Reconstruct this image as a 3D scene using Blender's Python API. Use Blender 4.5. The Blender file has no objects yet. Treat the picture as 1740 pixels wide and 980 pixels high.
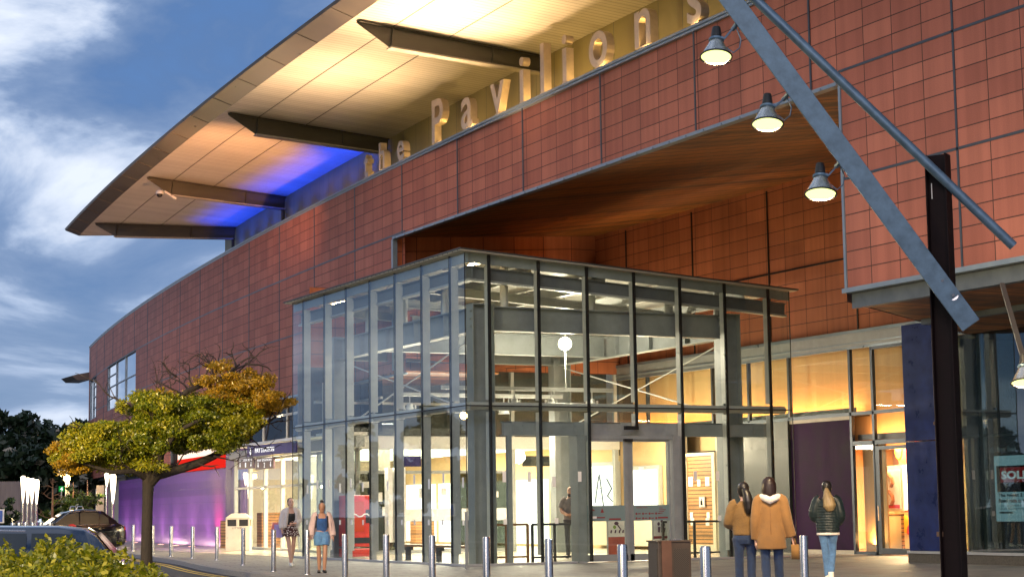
import bpy, bmesh, math, random
import numpy as np
from mathutils import Vector, Matrix
random.seed(7); rng = np.random.default_rng(7)
SC = bpy.context.scene; COL = SC.collection
R = math.radians
# ------------------------------------------------------------------ camera
# axes of the place: X runs into the building, Y along the shop front away to the left, Z up; the origin is the near corner of the glass pavilion
IW, IH, F = 1740.0, 980.0, 3150.0
CX, CY, EYE = 870.0, 490.0, 1.4
def nrm(v): return v / np.linalg.norm(v)
UP = nrm(np.array([510 - CX, -26000 - CY, F]))
FW = np.array([0, 0, 1.]) - UP * UP[2]; FW = nrm(FW)
RT = np.cross(FW, UP)
if RT[0] < 0: RT = -RT
MV = np.array([RT, FW, UP])
def ray0(x, y): return nrm(MV @ np.array([x - CX, y - CY, F]))
D1 = ray0(-720, 886.2); D1[2] = 0; D1 = nrm(D1); D2 = np.array([D1[1], -D1[0], 0])
r_ = ray0(795, 962); C0 = np.array([0, 0, EYE]) - r_ * EYE / r_[2]
FRM = np.array([D2, D1, [0, 0, 1.]])
CAM = FRM @ (np.array([0, 0, EYE]) - C0)
def ray(x, y): return FRM @ ray0(x, y)
def Xp(x, y, X): d = ray(x, y); return CAM + d * (X - CAM[0]) / d[0]
def Yp(x, y, Y): d = ray(x, y); return CAM + d * (Y - CAM[1]) / d[1]
def Zp(x, y, Z=0.): d = ray(x, y); return CAM + d * (Z - CAM[2]) / d[2]
def Dp(x, y, dist): return CAM + ray(x, y) * dist
cd = bpy.data.cameras.new('camera'); cam = bpy.data.objects.new('camera', cd); COL.objects.link(cam)
a_ = FRM @ MV
m4 = Matrix.Identity(4)
for i in range(3):
    m4[i][0] = a_[i][0]; m4[i][1] = -a_[i][1]; m4[i][2] = -a_[i][2]; m4[i][3] = CAM[i]
cam.matrix_world = m4
cd.sensor_width = 36; cd.lens = 36 * F / IW; cd.clip_end = 3000; cd.clip_start = .1
SC.camera = cam
RIGHT = np.array([a_[0][0], a_[1][0], 0]); RIGHT = nrm(RIGHT)
# ------------------------------------------------------------------ materials
MATS = {}
def nodes_of(name):
    m = bpy.data.materials.new(name); m.use_nodes = True
    nt = m.node_tree; nt.nodes.clear()
    o = nt.nodes.new('ShaderNodeOutputMaterial')
    return m, nt, o
def N(nt, t, **kw):
    n = nt.nodes.new(t)
    for k, v in kw.items():
        if k.startswith('i_'):
            k = k[2:]
            key = int(k) if k.isdigit() else k.replace('_', ' ')
            n.inputs[key].default_value = v
        else: setattr(n, k, v)
    return n
def L(nt, a, b): nt.links.new(a, b)
def mix(nt, fac, c1, c2, bt='MIX'):
    n = nt.nodes.new('ShaderNodeMix'); n.data_type = 'RGBA'; n.blend_type = bt
    for s, v in ((0, fac), (6, c1), (7, c2)):
        if hasattr(v, 'is_output'): L(nt, v, n.inputs[s])
        else: n.inputs[s].default_value = v if s == 0 else (tuple(v) + (1,))[:4]
    return n.outputs[2]
def math_(nt, op, a, b=None, clamp=False):
    n = nt.nodes.new('ShaderNodeMath'); n.operation = op; n.use_clamp = clamp
    for i, v in enumerate((a, b)):
        if v is None: continue
        if hasattr(v, 'is_output'): L(nt, v, n.inputs[i])
        else: n.inputs[i].default_value = v
    return n.outputs[0]
def ramp(nt, fac, stops):
    n = nt.nodes.new('ShaderNodeValToRGB'); L(nt, fac, n.inputs[0]); e = n.color_ramp.elements
    while len(e) < len(stops): e.new(.5)
    for k, (p, c) in zip(e, stops):
        k.position = p; k.color = (c, c, c, 1) if isinstance(c, (int, float)) else tuple(c) + (1,)
    return n.outputs[0]
def pm(name, c, rough=.5, metal=0., var=.25, scale=3., bump=0., bscale=40., spec=.5, sheen=0., stretch=(1, 1, 1), coat=0.):
    """a principled material whose colour and gloss wander a little"""
    if name in MATS: return MATS[name]
    m, nt, o = nodes_of(name)
    b = N(nt, 'ShaderNodeBsdfPrincipled'); L(nt, b.outputs[0], o.inputs[0])
    tc = N(nt, 'ShaderNodeTexCoord'); mp = N(nt, 'ShaderNodeMapping'); mp.inputs['Scale'].default_value = stretch
    L(nt, tc.outputs['Object'], mp.inputs[0])
    nz = N(nt, 'ShaderNodeTexNoise'); nz.inputs['Scale'].default_value = scale; nz.inputs['Detail'].default_value = 6; nz.inputs['Roughness'].default_value = .65
    L(nt, mp.outputs[0], nz.inputs['Vector'])
    lo = [x * (1 - var) for x in c]; hi = [min(1, x * (1 + var)) for x in c]
    f = ramp(nt, nz.outputs[0], [(.3, 0.), (.7, 1.)])
    L(nt, mix(nt, f, lo, hi), b.inputs['Base Color'])
    b.inputs['Metallic'].default_value = metal
    L(nt, math_(nt, 'ADD', math_(nt, 'MULTIPLY', f, .16), max(.02, rough - .08)), b.inputs['Roughness'])
    b.inputs['Specular IOR Level'].default_value = spec
    if coat: b.inputs['Coat Weight'].default_value = coat; b.inputs['Coat Roughness'].default_value = .04
    if sheen: b.inputs['Sheen Weight'].default_value = sheen
    if bump:
        n2 = N(nt, 'ShaderNodeTexNoise'); n2.inputs['Scale'].default_value = bscale; n2.inputs['Detail'].default_value = 4
        L(nt, mp.outputs[0], n2.inputs['Vector'])
        bp = N(nt, 'ShaderNodeBump'); bp.inputs['Strength'].default_value = bump; bp.inputs['Distance'].default_value = .02
        L(nt, n2.outputs[0], bp.inputs['Height']); L(nt, bp.outputs[0], b.inputs['Normal'])
    MATS[name] = m; return m
def em(name, c, s):
    if name in MATS: return MATS[name]
    m, nt, o = nodes_of(name); e = N(nt, 'ShaderNodeEmission'); e.inputs[0].default_value = tuple(c) + (1,); e.inputs[1].default_value = s
    L(nt, e.outputs[0], o.inputs[0]); MATS[name] = m; return m
def glassm(name, tint, refl=1.6, rough=0.):
    m, nt, o = nodes_of(name)
    t = N(nt, 'ShaderNodeBsdfTransparent'); t.inputs[0].default_value = tuple(tint) + (1,)
    g = N(nt, 'ShaderNodeBsdfGlossy'); g.inputs['Roughness'].default_value = rough; g.inputs[0].default_value = (1, 1, 1, 1)
    ge = N(nt, 'ShaderNodeNewGeometry'); dp = N(nt, 'ShaderNodeVectorMath', operation='DOT_PRODUCT'); L(nt, ge.outputs['Normal'], dp.inputs[0]); L(nt, ge.outputs['Incoming'], dp.inputs[1])
    q_ = math_(nt, 'POWER', math_(nt, 'SUBTRACT', 1., math_(nt, 'ABSOLUTE', dp.outputs['Value'])), 5.)
    sch = math_(nt, 'ADD', math_(nt, 'MULTIPLY', q_, .96), .04)
    # slow waviness of big panes
    tc = N(nt, 'ShaderNodeTexCoord'); nz = N(nt, 'ShaderNodeTexNoise'); nz.inputs['Scale'].default_value = .8
    L(nt, tc.outputs['Object'], nz.inputs['Vector']); bp = N(nt, 'ShaderNodeBump'); bp.inputs['Strength'].default_value = .05; bp.inputs['Distance'].default_value = .02
    L(nt, nz.outputs[0], bp.inputs['Height']); L(nt, bp.outputs[0], g.inputs['Normal'])
    mx = N(nt, 'ShaderNodeMixShader')
    L(nt, math_(nt, 'MULTIPLY', sch, refl, True), mx.inputs[0]); L(nt, t.outputs[0], mx.inputs[1]); L(nt, g.outputs[0], mx.inputs[2])
    L(nt, mx.outputs[0], o.inputs[0]); MATS[name] = m; return m
def leafm(name, c1, c2, c3, trans=.35):
    m, nt, o = nodes_of(name)
    g = N(nt, 'ShaderNodeNewGeometry')
    col = ramp(nt, g.outputs['Random Per Island'], [(0., c1), (.55, c2), (1., c3)])
    d = N(nt, 'ShaderNodeBsdfDiffuse'); t = N(nt, 'ShaderNodeBsdfTranslucent'); L(nt, col, d.inputs[0]); L(nt, col, t.inputs[0])
    mx = N(nt, 'ShaderNodeMixShader'); mx.inputs[0].default_value = trans; L(nt, d.outputs[0], mx.inputs[1]); L(nt, t.outputs[0], mx.inputs[2])
    gl = N(nt, 'ShaderNodeBsdfGlossy'); gl.inputs['Roughness'].default_value = .35
    m2 = N(nt, 'ShaderNodeMixShader'); m2.inputs[0].default_value = .05; L(nt, mx.outputs[0], m2.inputs[1]); L(nt, gl.outputs[0], m2.inputs[2])
    L(nt, m2.outputs[0], o.inputs[0]); MATS[name] = m; return m
TILE_W, TILE_H = .866, .3583
def tilem(name, c1, c2, jw=.012, jh=.010):
    m, nt, o = nodes_of(name)
    b = N(nt, 'ShaderNodeBsdfPrincipled'); L(nt, b.outputs[0], o.inputs[0])
    uv = N(nt, 'ShaderNodeUVMap'); s = N(nt, 'ShaderNodeSeparateXYZ'); L(nt, uv.outputs[0], s.inputs[0])
    fu = math_(nt, 'FLOOR', s.outputs[0]); fv = math_(nt, 'FLOOR', s.outputs[1])
    cb = N(nt, 'ShaderNodeCombineXYZ'); L(nt, fu, cb.inputs[0]); L(nt, fv, cb.inputs[1])
    wn = N(nt, 'ShaderNodeTexWhiteNoise', noise_dimensions='2D'); L(nt, cb.outputs[0], wn.inputs['Vector'])
    col = mix(nt, ramp(nt, wn.outputs[0], [(.0, 0.), (.6, .45), (1., 1.)]), c1, c2)
    tc = N(nt, 'ShaderNodeTexCoord'); nz = N(nt, 'ShaderNodeTexNoise'); nz.inputs['Scale'].default_value = 1.1; nz.inputs['Detail'].default_value = 8
    mp = N(nt, 'ShaderNodeMapping'); mp.inputs['Scale'].default_value = (1, 1, .35); L(nt, tc.outputs['Object'], mp.inputs[0]); L(nt, mp.outputs[0], nz.inputs['Vector'])
    col = mix(nt, 1., col, ramp(nt, nz.outputs[0], [(.3, .84), (.7, 1.06)]), 'MULTIPLY')
    ns = N(nt, 'ShaderNodeTexNoise'); ns.inputs['Scale'].default_value = 2.2; ns.inputs['Detail'].default_value = 5; m5 = N(nt, 'ShaderNodeMapping'); m5.inputs['Scale'].default_value = (2, 2, .05); L(nt, tc.outputs['Object'], m5.inputs[0]); L(nt, m5.outputs[0], ns.inputs['Vector'])
    col = mix(nt, 1., col, ramp(nt, ns.outputs[0], [(.35, .88), (.6, 1.04)]), 'MULTIPLY')
    n3 = N(nt, 'ShaderNodeTexNoise'); n3.inputs['Scale'].default_value = 60; L(nt, tc.outputs['Object'], n3.inputs['Vector'])
    col = mix(nt, 1., col, ramp(nt, n3.outputs[0], [(.3, .9), (.7, 1.1)]), 'MULTIPLY')
    pu = math_(nt, 'PINGPONG', s.outputs[0], .5); pv = math_(nt, 'PINGPONG', s.outputs[1], .5)
    j = math_(nt, 'MAXIMUM', math_(nt, 'LESS_THAN', pu, jw), math_(nt, 'LESS_THAN', pv, jh / .36))
    L(nt, mix(nt, j, col, (.045, .020, .018)), b.inputs['Base Color'])
    b.inputs['Roughness'].default_value = .62; b.inputs['Specular IOR Level'].default_value = .35
    hgt = math_(nt, 'SUBTRACT', math_(nt, 'MULTIPLY', n3.outputs[0], .04), j)
    # every tile hangs a hair out of true
    bp = N(nt, 'ShaderNodeBump'); bp.inputs['Strength'].default_value = .6; bp.inputs['Distance'].default_value = .012
    L(nt, hgt, bp.inputs['Height']); L(nt, bp.outputs[0], b.inputs['Normal'])
    MATS[name] = m; return m
def linesm(name, c, axis, step, width, dark, rough=.5, var=.12, metal=0., noise=1.5, stretch=(1, 1, 1), bump=.4):
    """sheet or boards with dark seams every «step» metres across one axis"""
    m, nt, o = nodes_of(name)
    b = N(nt, 'ShaderNodeBsdfPrincipled'); L(nt, b.outputs[0], o.inputs[0])
    tc = N(nt, 'ShaderNodeTexCoord'); s = N(nt, 'ShaderNodeSeparateXYZ'); L(nt, tc.outputs['Object'], s.inputs[0])
    q = math_(nt, 'DIVIDE', s.outputs['XYZ'.index(axis)], step)
    p = math_(nt, 'PINGPONG', q, .5); j = math_(nt, 'LESS_THAN', p, width / step)
    wn = N(nt, 'ShaderNodeTexWhiteNoise', noise_dimensions='1D'); L(nt, math_(nt, 'FLOOR', math_(nt, 'ADD', q, .5)), wn.inputs['W'])
    mp = N(nt, 'ShaderNodeMapping'); mp.inputs['Scale'].default_value = stretch; L(nt, tc.outputs['Object'], mp.inputs[0])
    nz = N(nt, 'ShaderNodeTexNoise'); nz.inputs['Scale'].default_value = noise; nz.inputs['Detail'].default_value = 8; L(nt, mp.outputs[0], nz.inputs['Vector'])
    f = math_(nt, 'ADD', math_(nt, 'MULTIPLY', wn.outputs[0], .4), math_(nt, 'MULTIPLY', nz.outputs[0], .6))
    col = mix(nt, ramp(nt, f, [(.25, 0.), (.75, 1.)]), [x * (1 - var) for x in c], [min(1, x * (1 + var)) for x in c])
    L(nt, mix(nt, j, col, dark), b.inputs['Base Color']); b.inputs['Roughness'].default_value = rough; b.inputs['Metallic'].default_value = metal
    bp = N(nt, 'ShaderNodeBump'); bp.inputs['Strength'].default_value = bump; bp.inputs['Distance'].default_value = .02
    L(nt, math_(nt, 'SUBTRACT', math_(nt, 'MULTIPLY', nz.outputs[0], .15), j), bp.inputs['Height']); L(nt, bp.outputs[0], b.inputs['Normal'])
    MATS[name] = m; return m
M_TILE = tilem('terracotta tile', (.275, .092, .069), (.365, .132, .097))
M_TILE2 = tilem('terracotta tile in orange light', (.36, .118, .052), (.45, .152, .070), jw=.009, jh=.008)  # same terracotta, with the orange lamplight of the recess mixed into its colour
M_STEEL = pm('painted grey steel', (.23, .25, .26), .42, .0, .14, 2.5)
M_STEELL = pm('pale painted steel', (.42, .43, .42), .42, 0, .1, 2.5)
M_DARK = pm('dark steel', (.05, .052, .055), .45, .3, .2, 3)
M_BLACK = pm('black seal', (.006, .006, .007), .5, 0, .2, 3)
M_CAP = pm('blue grey capping', (.20, .25, .30), .35, .55, .12, 2)
M_TRIMD = pm('dark joint strip', (.05, .065, .085), .4, .5, .2, 3)
M_GALV = pm('galvanised steel', (.105, .17, .235), .46, .45, .25, 6., stretch=(1, 1, 1))
M_STAIN = pm('brushed stainless steel', (.46, .46, .48), .24, .95, .12, 8, stretch=(6, 6, .3))
M_MAST = pm('oxblood painted steel', (.010, .005, .005), .55, .0, .3, 4, bump=.06, spec=.15)
M_SOFF = linesm('ribbed canopy lining', (.50, .47, .43), 'Y', .22, .012, (.20, .18, .16), .45, .1, .2, .9, (1, .3, 1))
M_FASC = pm('bronze grey fascia', (.17, .145, .13), .35, .6, .2, 1.2)
M_BEAM = pm('olive grey beam', (.036, .034, .028), .5, .1, .35, 1.6, stretch=(.4, 1, 2))
M_FLANGE = pm('pale beam flange', (.26, .24, .22), .5, .1, .25, 3)
M_CLERE = linesm('clerestory panels', (.25, .21, .09), 'Y', 1.15, .01, (.06, .06, .05), .5, .1)
M_WOOD = linesm('stained timber lining', (.23, .078, .010), 'Y', .62, .045, (.03, .010, .003), .5, .7, 0, 1.6, (2.2, .5, 1))
M_PURPLE = linesm('purple painted blockwork', (.165, .062, .30), 'Z', .62, .008, (.08, .04, .18), .3, .2, 0, 5, (1, 1, .4), .6)
M_PURPLED = pm('deep purple render', (.075, .04, .19), .45, 0, .2, 6, bump=.3, bscale=25)
M_AUBER = pm('aubergine panel', (.022, .007, .032), .6, 0, .4, 1.2, spec=.06)
M_BLUE = pm('navy enamelled panel', (.011, .024, .125), .32, .05, .4, 2.2, spec=.25)
M_STONE = pm('dark stone plinth', (.07, .063, .055), .6, 0, .45, 22, bump=.2)
M_SILL = pm('silver sill', (.45, .46, .48), .4, .5, .1, 4)
M_WHITE = pm('white paint', (.75, .74, .70), .5, 0, .05, 2)
M_CREAM = pm('cream plaster', (.62, .54, .40), .6, 0, .06, 1.2)
M_OCHRE = pm('ochre plaster', (.72, .50, .25), .6, 0, .06, 1.2)
M_BEIGE = pm('beige stone cladding', (.40, .36, .29), .6, 0, .14, 3, bump=.1)
M_SLAT = linesm('timber slats', (.42, .20, .07), 'Z', .12, .014, (.06, .025, .01), .5, .35, 0, 3, (1, 1, 6))
M_MALLF = pm('polished mall floor', (.62, .55, .43), .22, 0, .1, 1.5)
M_PAPER = pm('white paper', (.8, .79, .76), .7, 0, .03, 4)
M_RED = pm('red plastic', (.55, .03, .012), .35, 0, .15, 5)
M_SIGNP = pm('purple sign face', (.045, .03, .19), .4, 0, .1, 4)
M_LETW = em('lit white lettering', (1, .97, .95), .9)
M_BRASS = pm('brushed letter metal', (.52, .43, .37), .42, .55, .12, 6)
M_BARK = pm('bark', (.030, .022, .017), .85, 0, .45, 14, bump=.8, bscale=30, stretch=(1, 1, .3))
M_TWIG = pm('dark twig bark', (.035, .022, .020), .8, 0, .3, 14)
M_RUBBER = pm('rubber', (.018, .018, .019), .8, 0, .2, 9)
M_TIMBER = pm('bench timber', (.30, .15, .06), .5, 0, .35, 5, stretch=(8, .6, 8))
M_BIN = pm('cream bin enamel', (.55, .50, .43), .45, 0, .1, 4)
M_BROWN = pm('brown bin steel', (.045, .032, .028), .5, .2, .25, 6)
M_GLASS = glassm('pavilion glass', (.93, .96, .94), .9)
M_GLASSL = glassm('pavilion side glass', (.92, .96, .96), 1.0)
M_GLASSB = glassm('dark bank glass', (.38, .46, .46), 3.0)
M_GLASSW = glassm('window glass', (.55, .62, .66), 2.6)
M_BULB = em('lamp glow', (1, .86, .58), 24); M_BULBG = em('metal halide glow', (.95, 1, .33), 1.35); M_DOWN = em('downlight', (1, .85, .6), 18)
M_CEIL = em('lit mall ceiling panel', (1, .87, .64), 3.4)
M_LBOX = em('lit poster box', (1, .93, .78), 2.3)
# ------------------------------------------------------------------ mesh builder
WL = {}                                              # world place of every parent
class MB:
    def __init__(s): s.v = []; s.f = []; s.uv = None
    def add(s, vs, fs):
        k = len(s.v); s.v += [tuple(map(float, v)) for v in vs]; s.f += [tuple(i + k for i in f) for f in fs]; return s
    def box(s, x0, x1, y0, y1, z0, z1):
        x0, x1 = sorted((x0, x1)); y0, y1 = sorted((y0, y1)); z0, z1 = sorted((z0, z1))
        return s.add([(x0, y0, z0), (x1, y0, z0), (x1, y1, z0), (x0, y1, z0), (x0, y0, z1), (x1, y0, z1), (x1, y1, z1), (x0, y1, z1)],
                     [(0, 3, 2, 1), (4, 5, 6, 7), (0, 1, 5, 4), (1, 2, 6, 5), (2, 3, 7, 6), (3, 0, 4, 7)])
    def obox(s, c, ax, ay, az):                       # oriented box: centre and three half-axes
        c, ax, ay, az = (np.array(q, float) for q in (c, ax, ay, az))
        vs = [c + i * ax + j * ay + k * az for k in (-1, 1) for i, j in ((-1, -1), (1, -1), (1, 1), (-1, 1))]
        return s.add(vs, [(0, 3, 2, 1), (4, 5, 6, 7), (0, 1, 5, 4), (1, 2, 6, 5), (2, 3, 7, 6), (3, 0, 4, 7)])
    def bar(s, p, q, w, h=None, up=(0, 0, 1)):         # rectangular bar between two points
        p, q = np.array(p, float), np.array(q, float); d = nrm(q - p); u = np.array(up, float)
        if abs(d @ u) > .98: u = np.array([1., 0, 0])
        a = nrm(np.cross(d, u)); b = np.cross(a, d); h = h or w
        return s.obox((p + q) / 2, (q - p) / 2, a * w / 2, b * h / 2)
    def tube(s, pts, rad, seg=10, cap=True, flat=None):
        pts = [np.array(p, float) for p in pts]
        if not hasattr(rad, '__len__'): rad = [rad] * len(pts)
        n = len(pts); k = len(s.v); a = None
        if len(rad) != n:
            rad = [r if hasattr(r, '__len__') else (r, r) for r in rad]; q_ = np.linspace(0, 1, len(rad)); rad = [(np.interp(t_, q_, [r[0] for r in rad]), np.interp(t_, q_, [r[1] for r in rad])) for t_ in np.linspace(0, 1, n)]
        for i, p in enumerate(pts):
            t = pts[min(i + 1, n - 1)] - pts[max(i - 1, 0)]; t = t / (np.linalg.norm(t) + 1e-9)
            if a is None: a = np.cross(t, [0, 0, 1.] if abs(t[2]) < .9 else [1., 0, 0])
            a = a - t * (a @ t); a = a / (np.linalg.norm(a) + 1e-9); b = np.cross(t, a)
            r = rad[i]; ra, rb = (r, r) if not hasattr(r, '__len__') else r
            for j in range(seg):
                an = 2 * math.pi * j / seg; s.v.append(tuple(p + a * math.cos(an) * ra + b * math.sin(an) * rb))
        for i in range(n - 1):
            for j in range(seg):
                j2 = (j + 1) % seg; s.f.append((k + i * seg + j, k + i * seg + j2, k + (i + 1) * seg + j2, k + (i + 1) * seg + j))
        if cap:
            s.f.append(tuple(k + j for j in reversed(range(seg)))); s.f.append(tuple(k + (n - 1) * seg + j for j in range(seg)))
        return s
    def rings(s, rows, seg=20, cap=True):              # horizontal ellipses (x, y, z, rx, ry)
        k = len(s.v); n = len(rows)
        for (x, y, z, rx, ry) in rows:
            for j in range(seg):
                an = 2 * math.pi * j / seg; s.v.append((x + rx * math.cos(an), y + ry * math.sin(an), z))
        for i in range(n - 1):
            for j in range(seg):
                j2 = (j + 1) % seg; s.f.append((k + i * seg + j, k + i * seg + j2, k + (i + 1) * seg + j2, k + (i + 1) * seg + j))
        if cap:
            s.f.append(tuple(k + j for j in reversed(range(seg)))); s.f.append(tuple(k + (n - 1) * seg + j for j in range(seg)))
        return s
    def ball(s, c, rx, ry=None, rz=None, seg=14, nr=9):
        ry = ry or rx; rz = rz or rx
        return s.rings([(c[0], c[1], c[2] - rz * math.cos(math.pi * (i + .02) / (nr + .04)), rx * math.sin(math.pi * (i + .02) / (nr + .04)) + 1e-4, ry * math.sin(math.pi * (i + .02) / (nr + .04)) + 1e-4) for i in range(nr + 1)], seg)
    def lathe(s, prof, c=(0, 0, 0), seg=24, cap=False):
        return s.rings([(c[0], c[1], c[2] + z, r, r) for r, z in prof], seg, cap)
    def prism(s, poly, o, ux, uy, un, d):               # polygon (2D) at o in axes ux, uy, pushed d along un
        o, ux, uy, un = (np.array(q, float) for q in (o, ux, uy, un)); n = len(poly)
        vs = [o + ux * x + uy * y for x, y in poly] + [o + ux * x + uy * y + un * d for x, y in poly]
        return s.add(vs, [tuple(range(n)), tuple(range(2 * n - 1, n - 1, -1))] + [(i, i + n, (i + 1) % n + n, (i + 1) % n) for i in range(n)])
    def quad(s, *p): return s.add(p, [tuple(range(len(p)))])
    def build(s, name, mat, parent=None, smooth=False, bevel=0., local=False, loc=None, uvs=None, fix=True):
        me = bpy.data.meshes.new(name)
        o3 = np.array(loc if loc is not None else (0, 0, 0) if local else WL.get(parent.name, (0, 0, 0)) if parent else (0, 0, 0), float)
        me.from_pydata([tuple(np.array(v) - o3) for v in s.v], [], s.f)
        if uvs:
            ul = me.uv_layers.new(name='UVMap')
            for li, lp in enumerate(me.loops): ul.data[li].uv = uvs[lp.vertex_index]
        elif fix:
            bm = bmesh.new(); bm.from_mesh(me); bmesh.ops.recalc_face_normals(bm, faces=bm.faces); bm.to_mesh(me); bm.free()
        me.materials.append(mat)
        if smooth:
            for p in me.polygons: p.use_smooth = True
        o = bpy.data.objects.new(name, me); COL.objects.link(o)
        if parent: o.parent = parent; WL[o.name] = tuple(o3)
        elif loc is not None: o.location = loc; WL[o.name] = tuple(o3)
        if smooth == 'auto' or bevel:
            if bevel:
                b = o.modifiers.new('bevel', 'BEVEL'); b.width = bevel; b.segments = 2; b.limit_method = 'ANGLE'; b.angle_limit = R(40)
        if smooth == 'auto':
            try:
                me.set_sharp_from_angle(angle=R(35))
            except Exception: pass
        return o
def tag(o, label=None, cat=None, group=None, kind=None):
    for k, v in (('label', label), ('category', cat), ('group', group), ('kind', kind)):
        if v: o[k] = v
    return o
def thing(name, label, cat, loc=(0, 0, 0), rotz=0., group=None):
    o = bpy.data.objects.new(name, None); COL.objects.link(o); o.location = tuple(map(float, loc)); o.rotation_euler = (0, 0, rotz); o.empty_display_size = .3
    WL[o.name] = tuple(map(float, loc)); return tag(o, label, cat, group)
def copy_tree(o, parent=None):
    c = o.copy(); COL.objects.link(c)
    if parent: c.parent = parent
    for ch in list(o.children): copy_tree(ch, c)
    return c
def text_geo(s, size, depth, bevel=0., spacing=1., align='LEFT', res=3, bold=0.):
    cu = bpy.data.curves.new('lettering', 'FONT'); cu.body = s; cu.size = size; cu.extrude = depth / 2; cu.bevel_depth = bevel; cu.space_character = spacing
    cu.align_x = align; cu.resolution_u = res; cu.offset = bold
    o = bpy.data.objects.new('lettering', cu); COL.objects.link(o); bpy.context.view_layer.update()
    dg = bpy.context.evaluated_depsgraph_get(); me = bpy.data.meshes.new_from_object(o.evaluated_get(dg))
    vs = np.array([v.co[:] for v in me.vertices]); fs = [tuple(p.vertices) for p in me.polygons]
    bpy.data.objects.remove(o); bpy.data.curves.remove(cu); bpy.data.meshes.remove(me)
    return vs, fs
def put_text(mb, s, size, o, ux, uy, un, depth=.006, fit=None, **kw):
    vs, fs = text_geo(s, size, depth, **kw)
    if not len(vs): return mb
    if fit:                                             # (width, height) the lettering is to fill
        lo, hi = vs.min(0), vs.max(0); vs = vs - [lo[0], lo[1], 0]; vs[:, 0] *= fit[0] / (hi[0] - lo[0]); vs[:, 1] *= fit[1] / (hi[1] - lo[1])
    o, ux, uy, un = (np.array(q, float) for q in (o, ux, uy, un))
    return mb.add([o + ux * a + uy * b + un * c for a, b, c in vs], fs)
EX, EY, EZ = np.array([1., 0, 0]), np.array([0, 1., 0]), np.array([0, 0, 1.])
def arrow_poly(x, y, w, h): t = .26 * w; return [(x - t / 2, y + h), (x - t / 2, y + .35 * h), (x - w / 2, y + .5 * h), (x, y), (x + w / 2, y + .5 * h), (x + t / 2, y + .35 * h), (x + t / 2, y + h)]
def bolt(mb, p, n, r=.02, h=.015):
    p = np.array(p, float); n = np.array(n, float); mb.tube([p, p + n * h], r, 8)
def lamp(kind, name, loc, energy, color, aim=None, **kw):
    d = bpy.data.lights.new(name, kind); d.energy = energy; d.color = color
    for k, v in kw.items(): setattr(d, k, v)
    o = bpy.data.objects.new(name, d); COL.objects.link(o); o.location = tuple(map(float, loc))
    if aim is not None:
        o.rotation_euler = (Vector(tuple(map(float, aim))) - Vector(o.location)).to_track_quat('-Z', 'Y').to_euler()
    return o
def strip_light(name, c, ln, wd, d, e_, colr, **kw):
    o_ = lamp('AREA', name, c, e_, colr, shape='RECTANGLE', size=wd, size_y=ln, **kw); z_ = -Vector(d).normalized(); y_ = Vector((0, 1, 0)); y_ = (y_ - z_ * y_.dot(z_)).normalized(); x_ = y_.cross(z_)
    o_.rotation_euler = Matrix((x_, y_, z_)).transposed().to_euler(); return o_
# ------------------------------------------------------------------ world, sun
w = bpy.data.worlds.new('World'); SC.world = w; w.use_nodes = True; nt = w.node_tree; nt.nodes.clear()
wo = N(nt, 'ShaderNodeOutputWorld'); bg = N(nt, 'ShaderNodeBackground'); L(nt, bg.outputs[0], wo.inputs[0])
sky = N(nt, 'ShaderNodeTexSky', sky_type='NISHITA'); sky.sun_disc = False; sky.sun_elevation = R(4); sky.sun_rotation = R(205); sky.ozone_density = 4.
tc = N(nt, 'ShaderNodeTexCoord'); sp = N(nt, 'ShaderNodeSeparateXYZ'); L(nt, tc.outputs['Generated'], sp.inputs[0])
vd = N(nt, 'ShaderNodeVectorMath', operation='DOT_PRODUCT'); L(nt, tc.outputs['Generated'], vd.inputs[0]); vd.inputs[1].default_value = (RIGHT[0], RIGHT[1], 0)
cb = N(nt, 'ShaderNodeCombineXYZ'); L(nt, vd.outputs['Value'], cb.inputs[0]); L(nt, sp.outputs[2], cb.inputs[1])
mp = N(nt, 'ShaderNodeMapping'); mp.inputs['Rotation'].default_value = (0, 0, R(38)); mp.inputs['Scale'].default_value = (5.2, 10.5, 1); mp.inputs['Location'].default_value = (2.1, 3.3, 0)
L(nt, cb.outputs[0], mp.inputs[0])
n1 = N(nt, 'ShaderNodeTexNoise'); n1.inputs['Scale'].default_value = 1.15; n1.inputs['Detail'].default_value = 9; n1.inputs['Roughness'].default_value = .56; n1.inputs['Distortion'].default_value = .5
L(nt, mp.outputs[0], n1.inputs['Vector'])
n2 = N(nt, 'ShaderNodeTexNoise'); n2.inputs['Scale'].default_value = .55; n2.inputs['Detail'].default_value = 3; L(nt, mp.outputs[0], n2.inputs['Vector'])
SKYG = .30
base = mix(nt, 1., sky.outputs[0], (SKYG * .6, SKYG * .85, SKYG * 1.25), 'MULTIPLY')
blue = ramp(nt, sp.outputs[2], [(0., (.32, .44, .64)), (.12, (.125, .215, .41)), (.3, (.085, .17, .35)), (1., (.055, .125, .29))])
base = mix(nt, .85, base, blue)
cm = ramp(nt, math_(nt, 'ADD', math_(nt, 'MULTIPLY', n1.outputs[0], .75), math_(nt, 'MULTIPLY', n2.outputs[0], .25)), [(.28, 0.), (.40, .55), (.53, 1.)])
cloudc = ramp(nt, n1.outputs[0], [(.34, (.10, .16, .29)), (.46, (.22, .30, .46)), (.515, (.42, .51, .68)), (.60, (.76, .82, .93))])
skyc = mix(nt, math_(nt, 'MULTIPLY', cm, .92), base, cloudc)
L(nt, skyc, bg.inputs[0]); bg.inputs[1].default_value = .78
lamp('SUN', 'dusk sun', (-40, -60, 30), .85, (1, .82, .78), aim=(0, 0, 4), angle=R(25))
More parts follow.
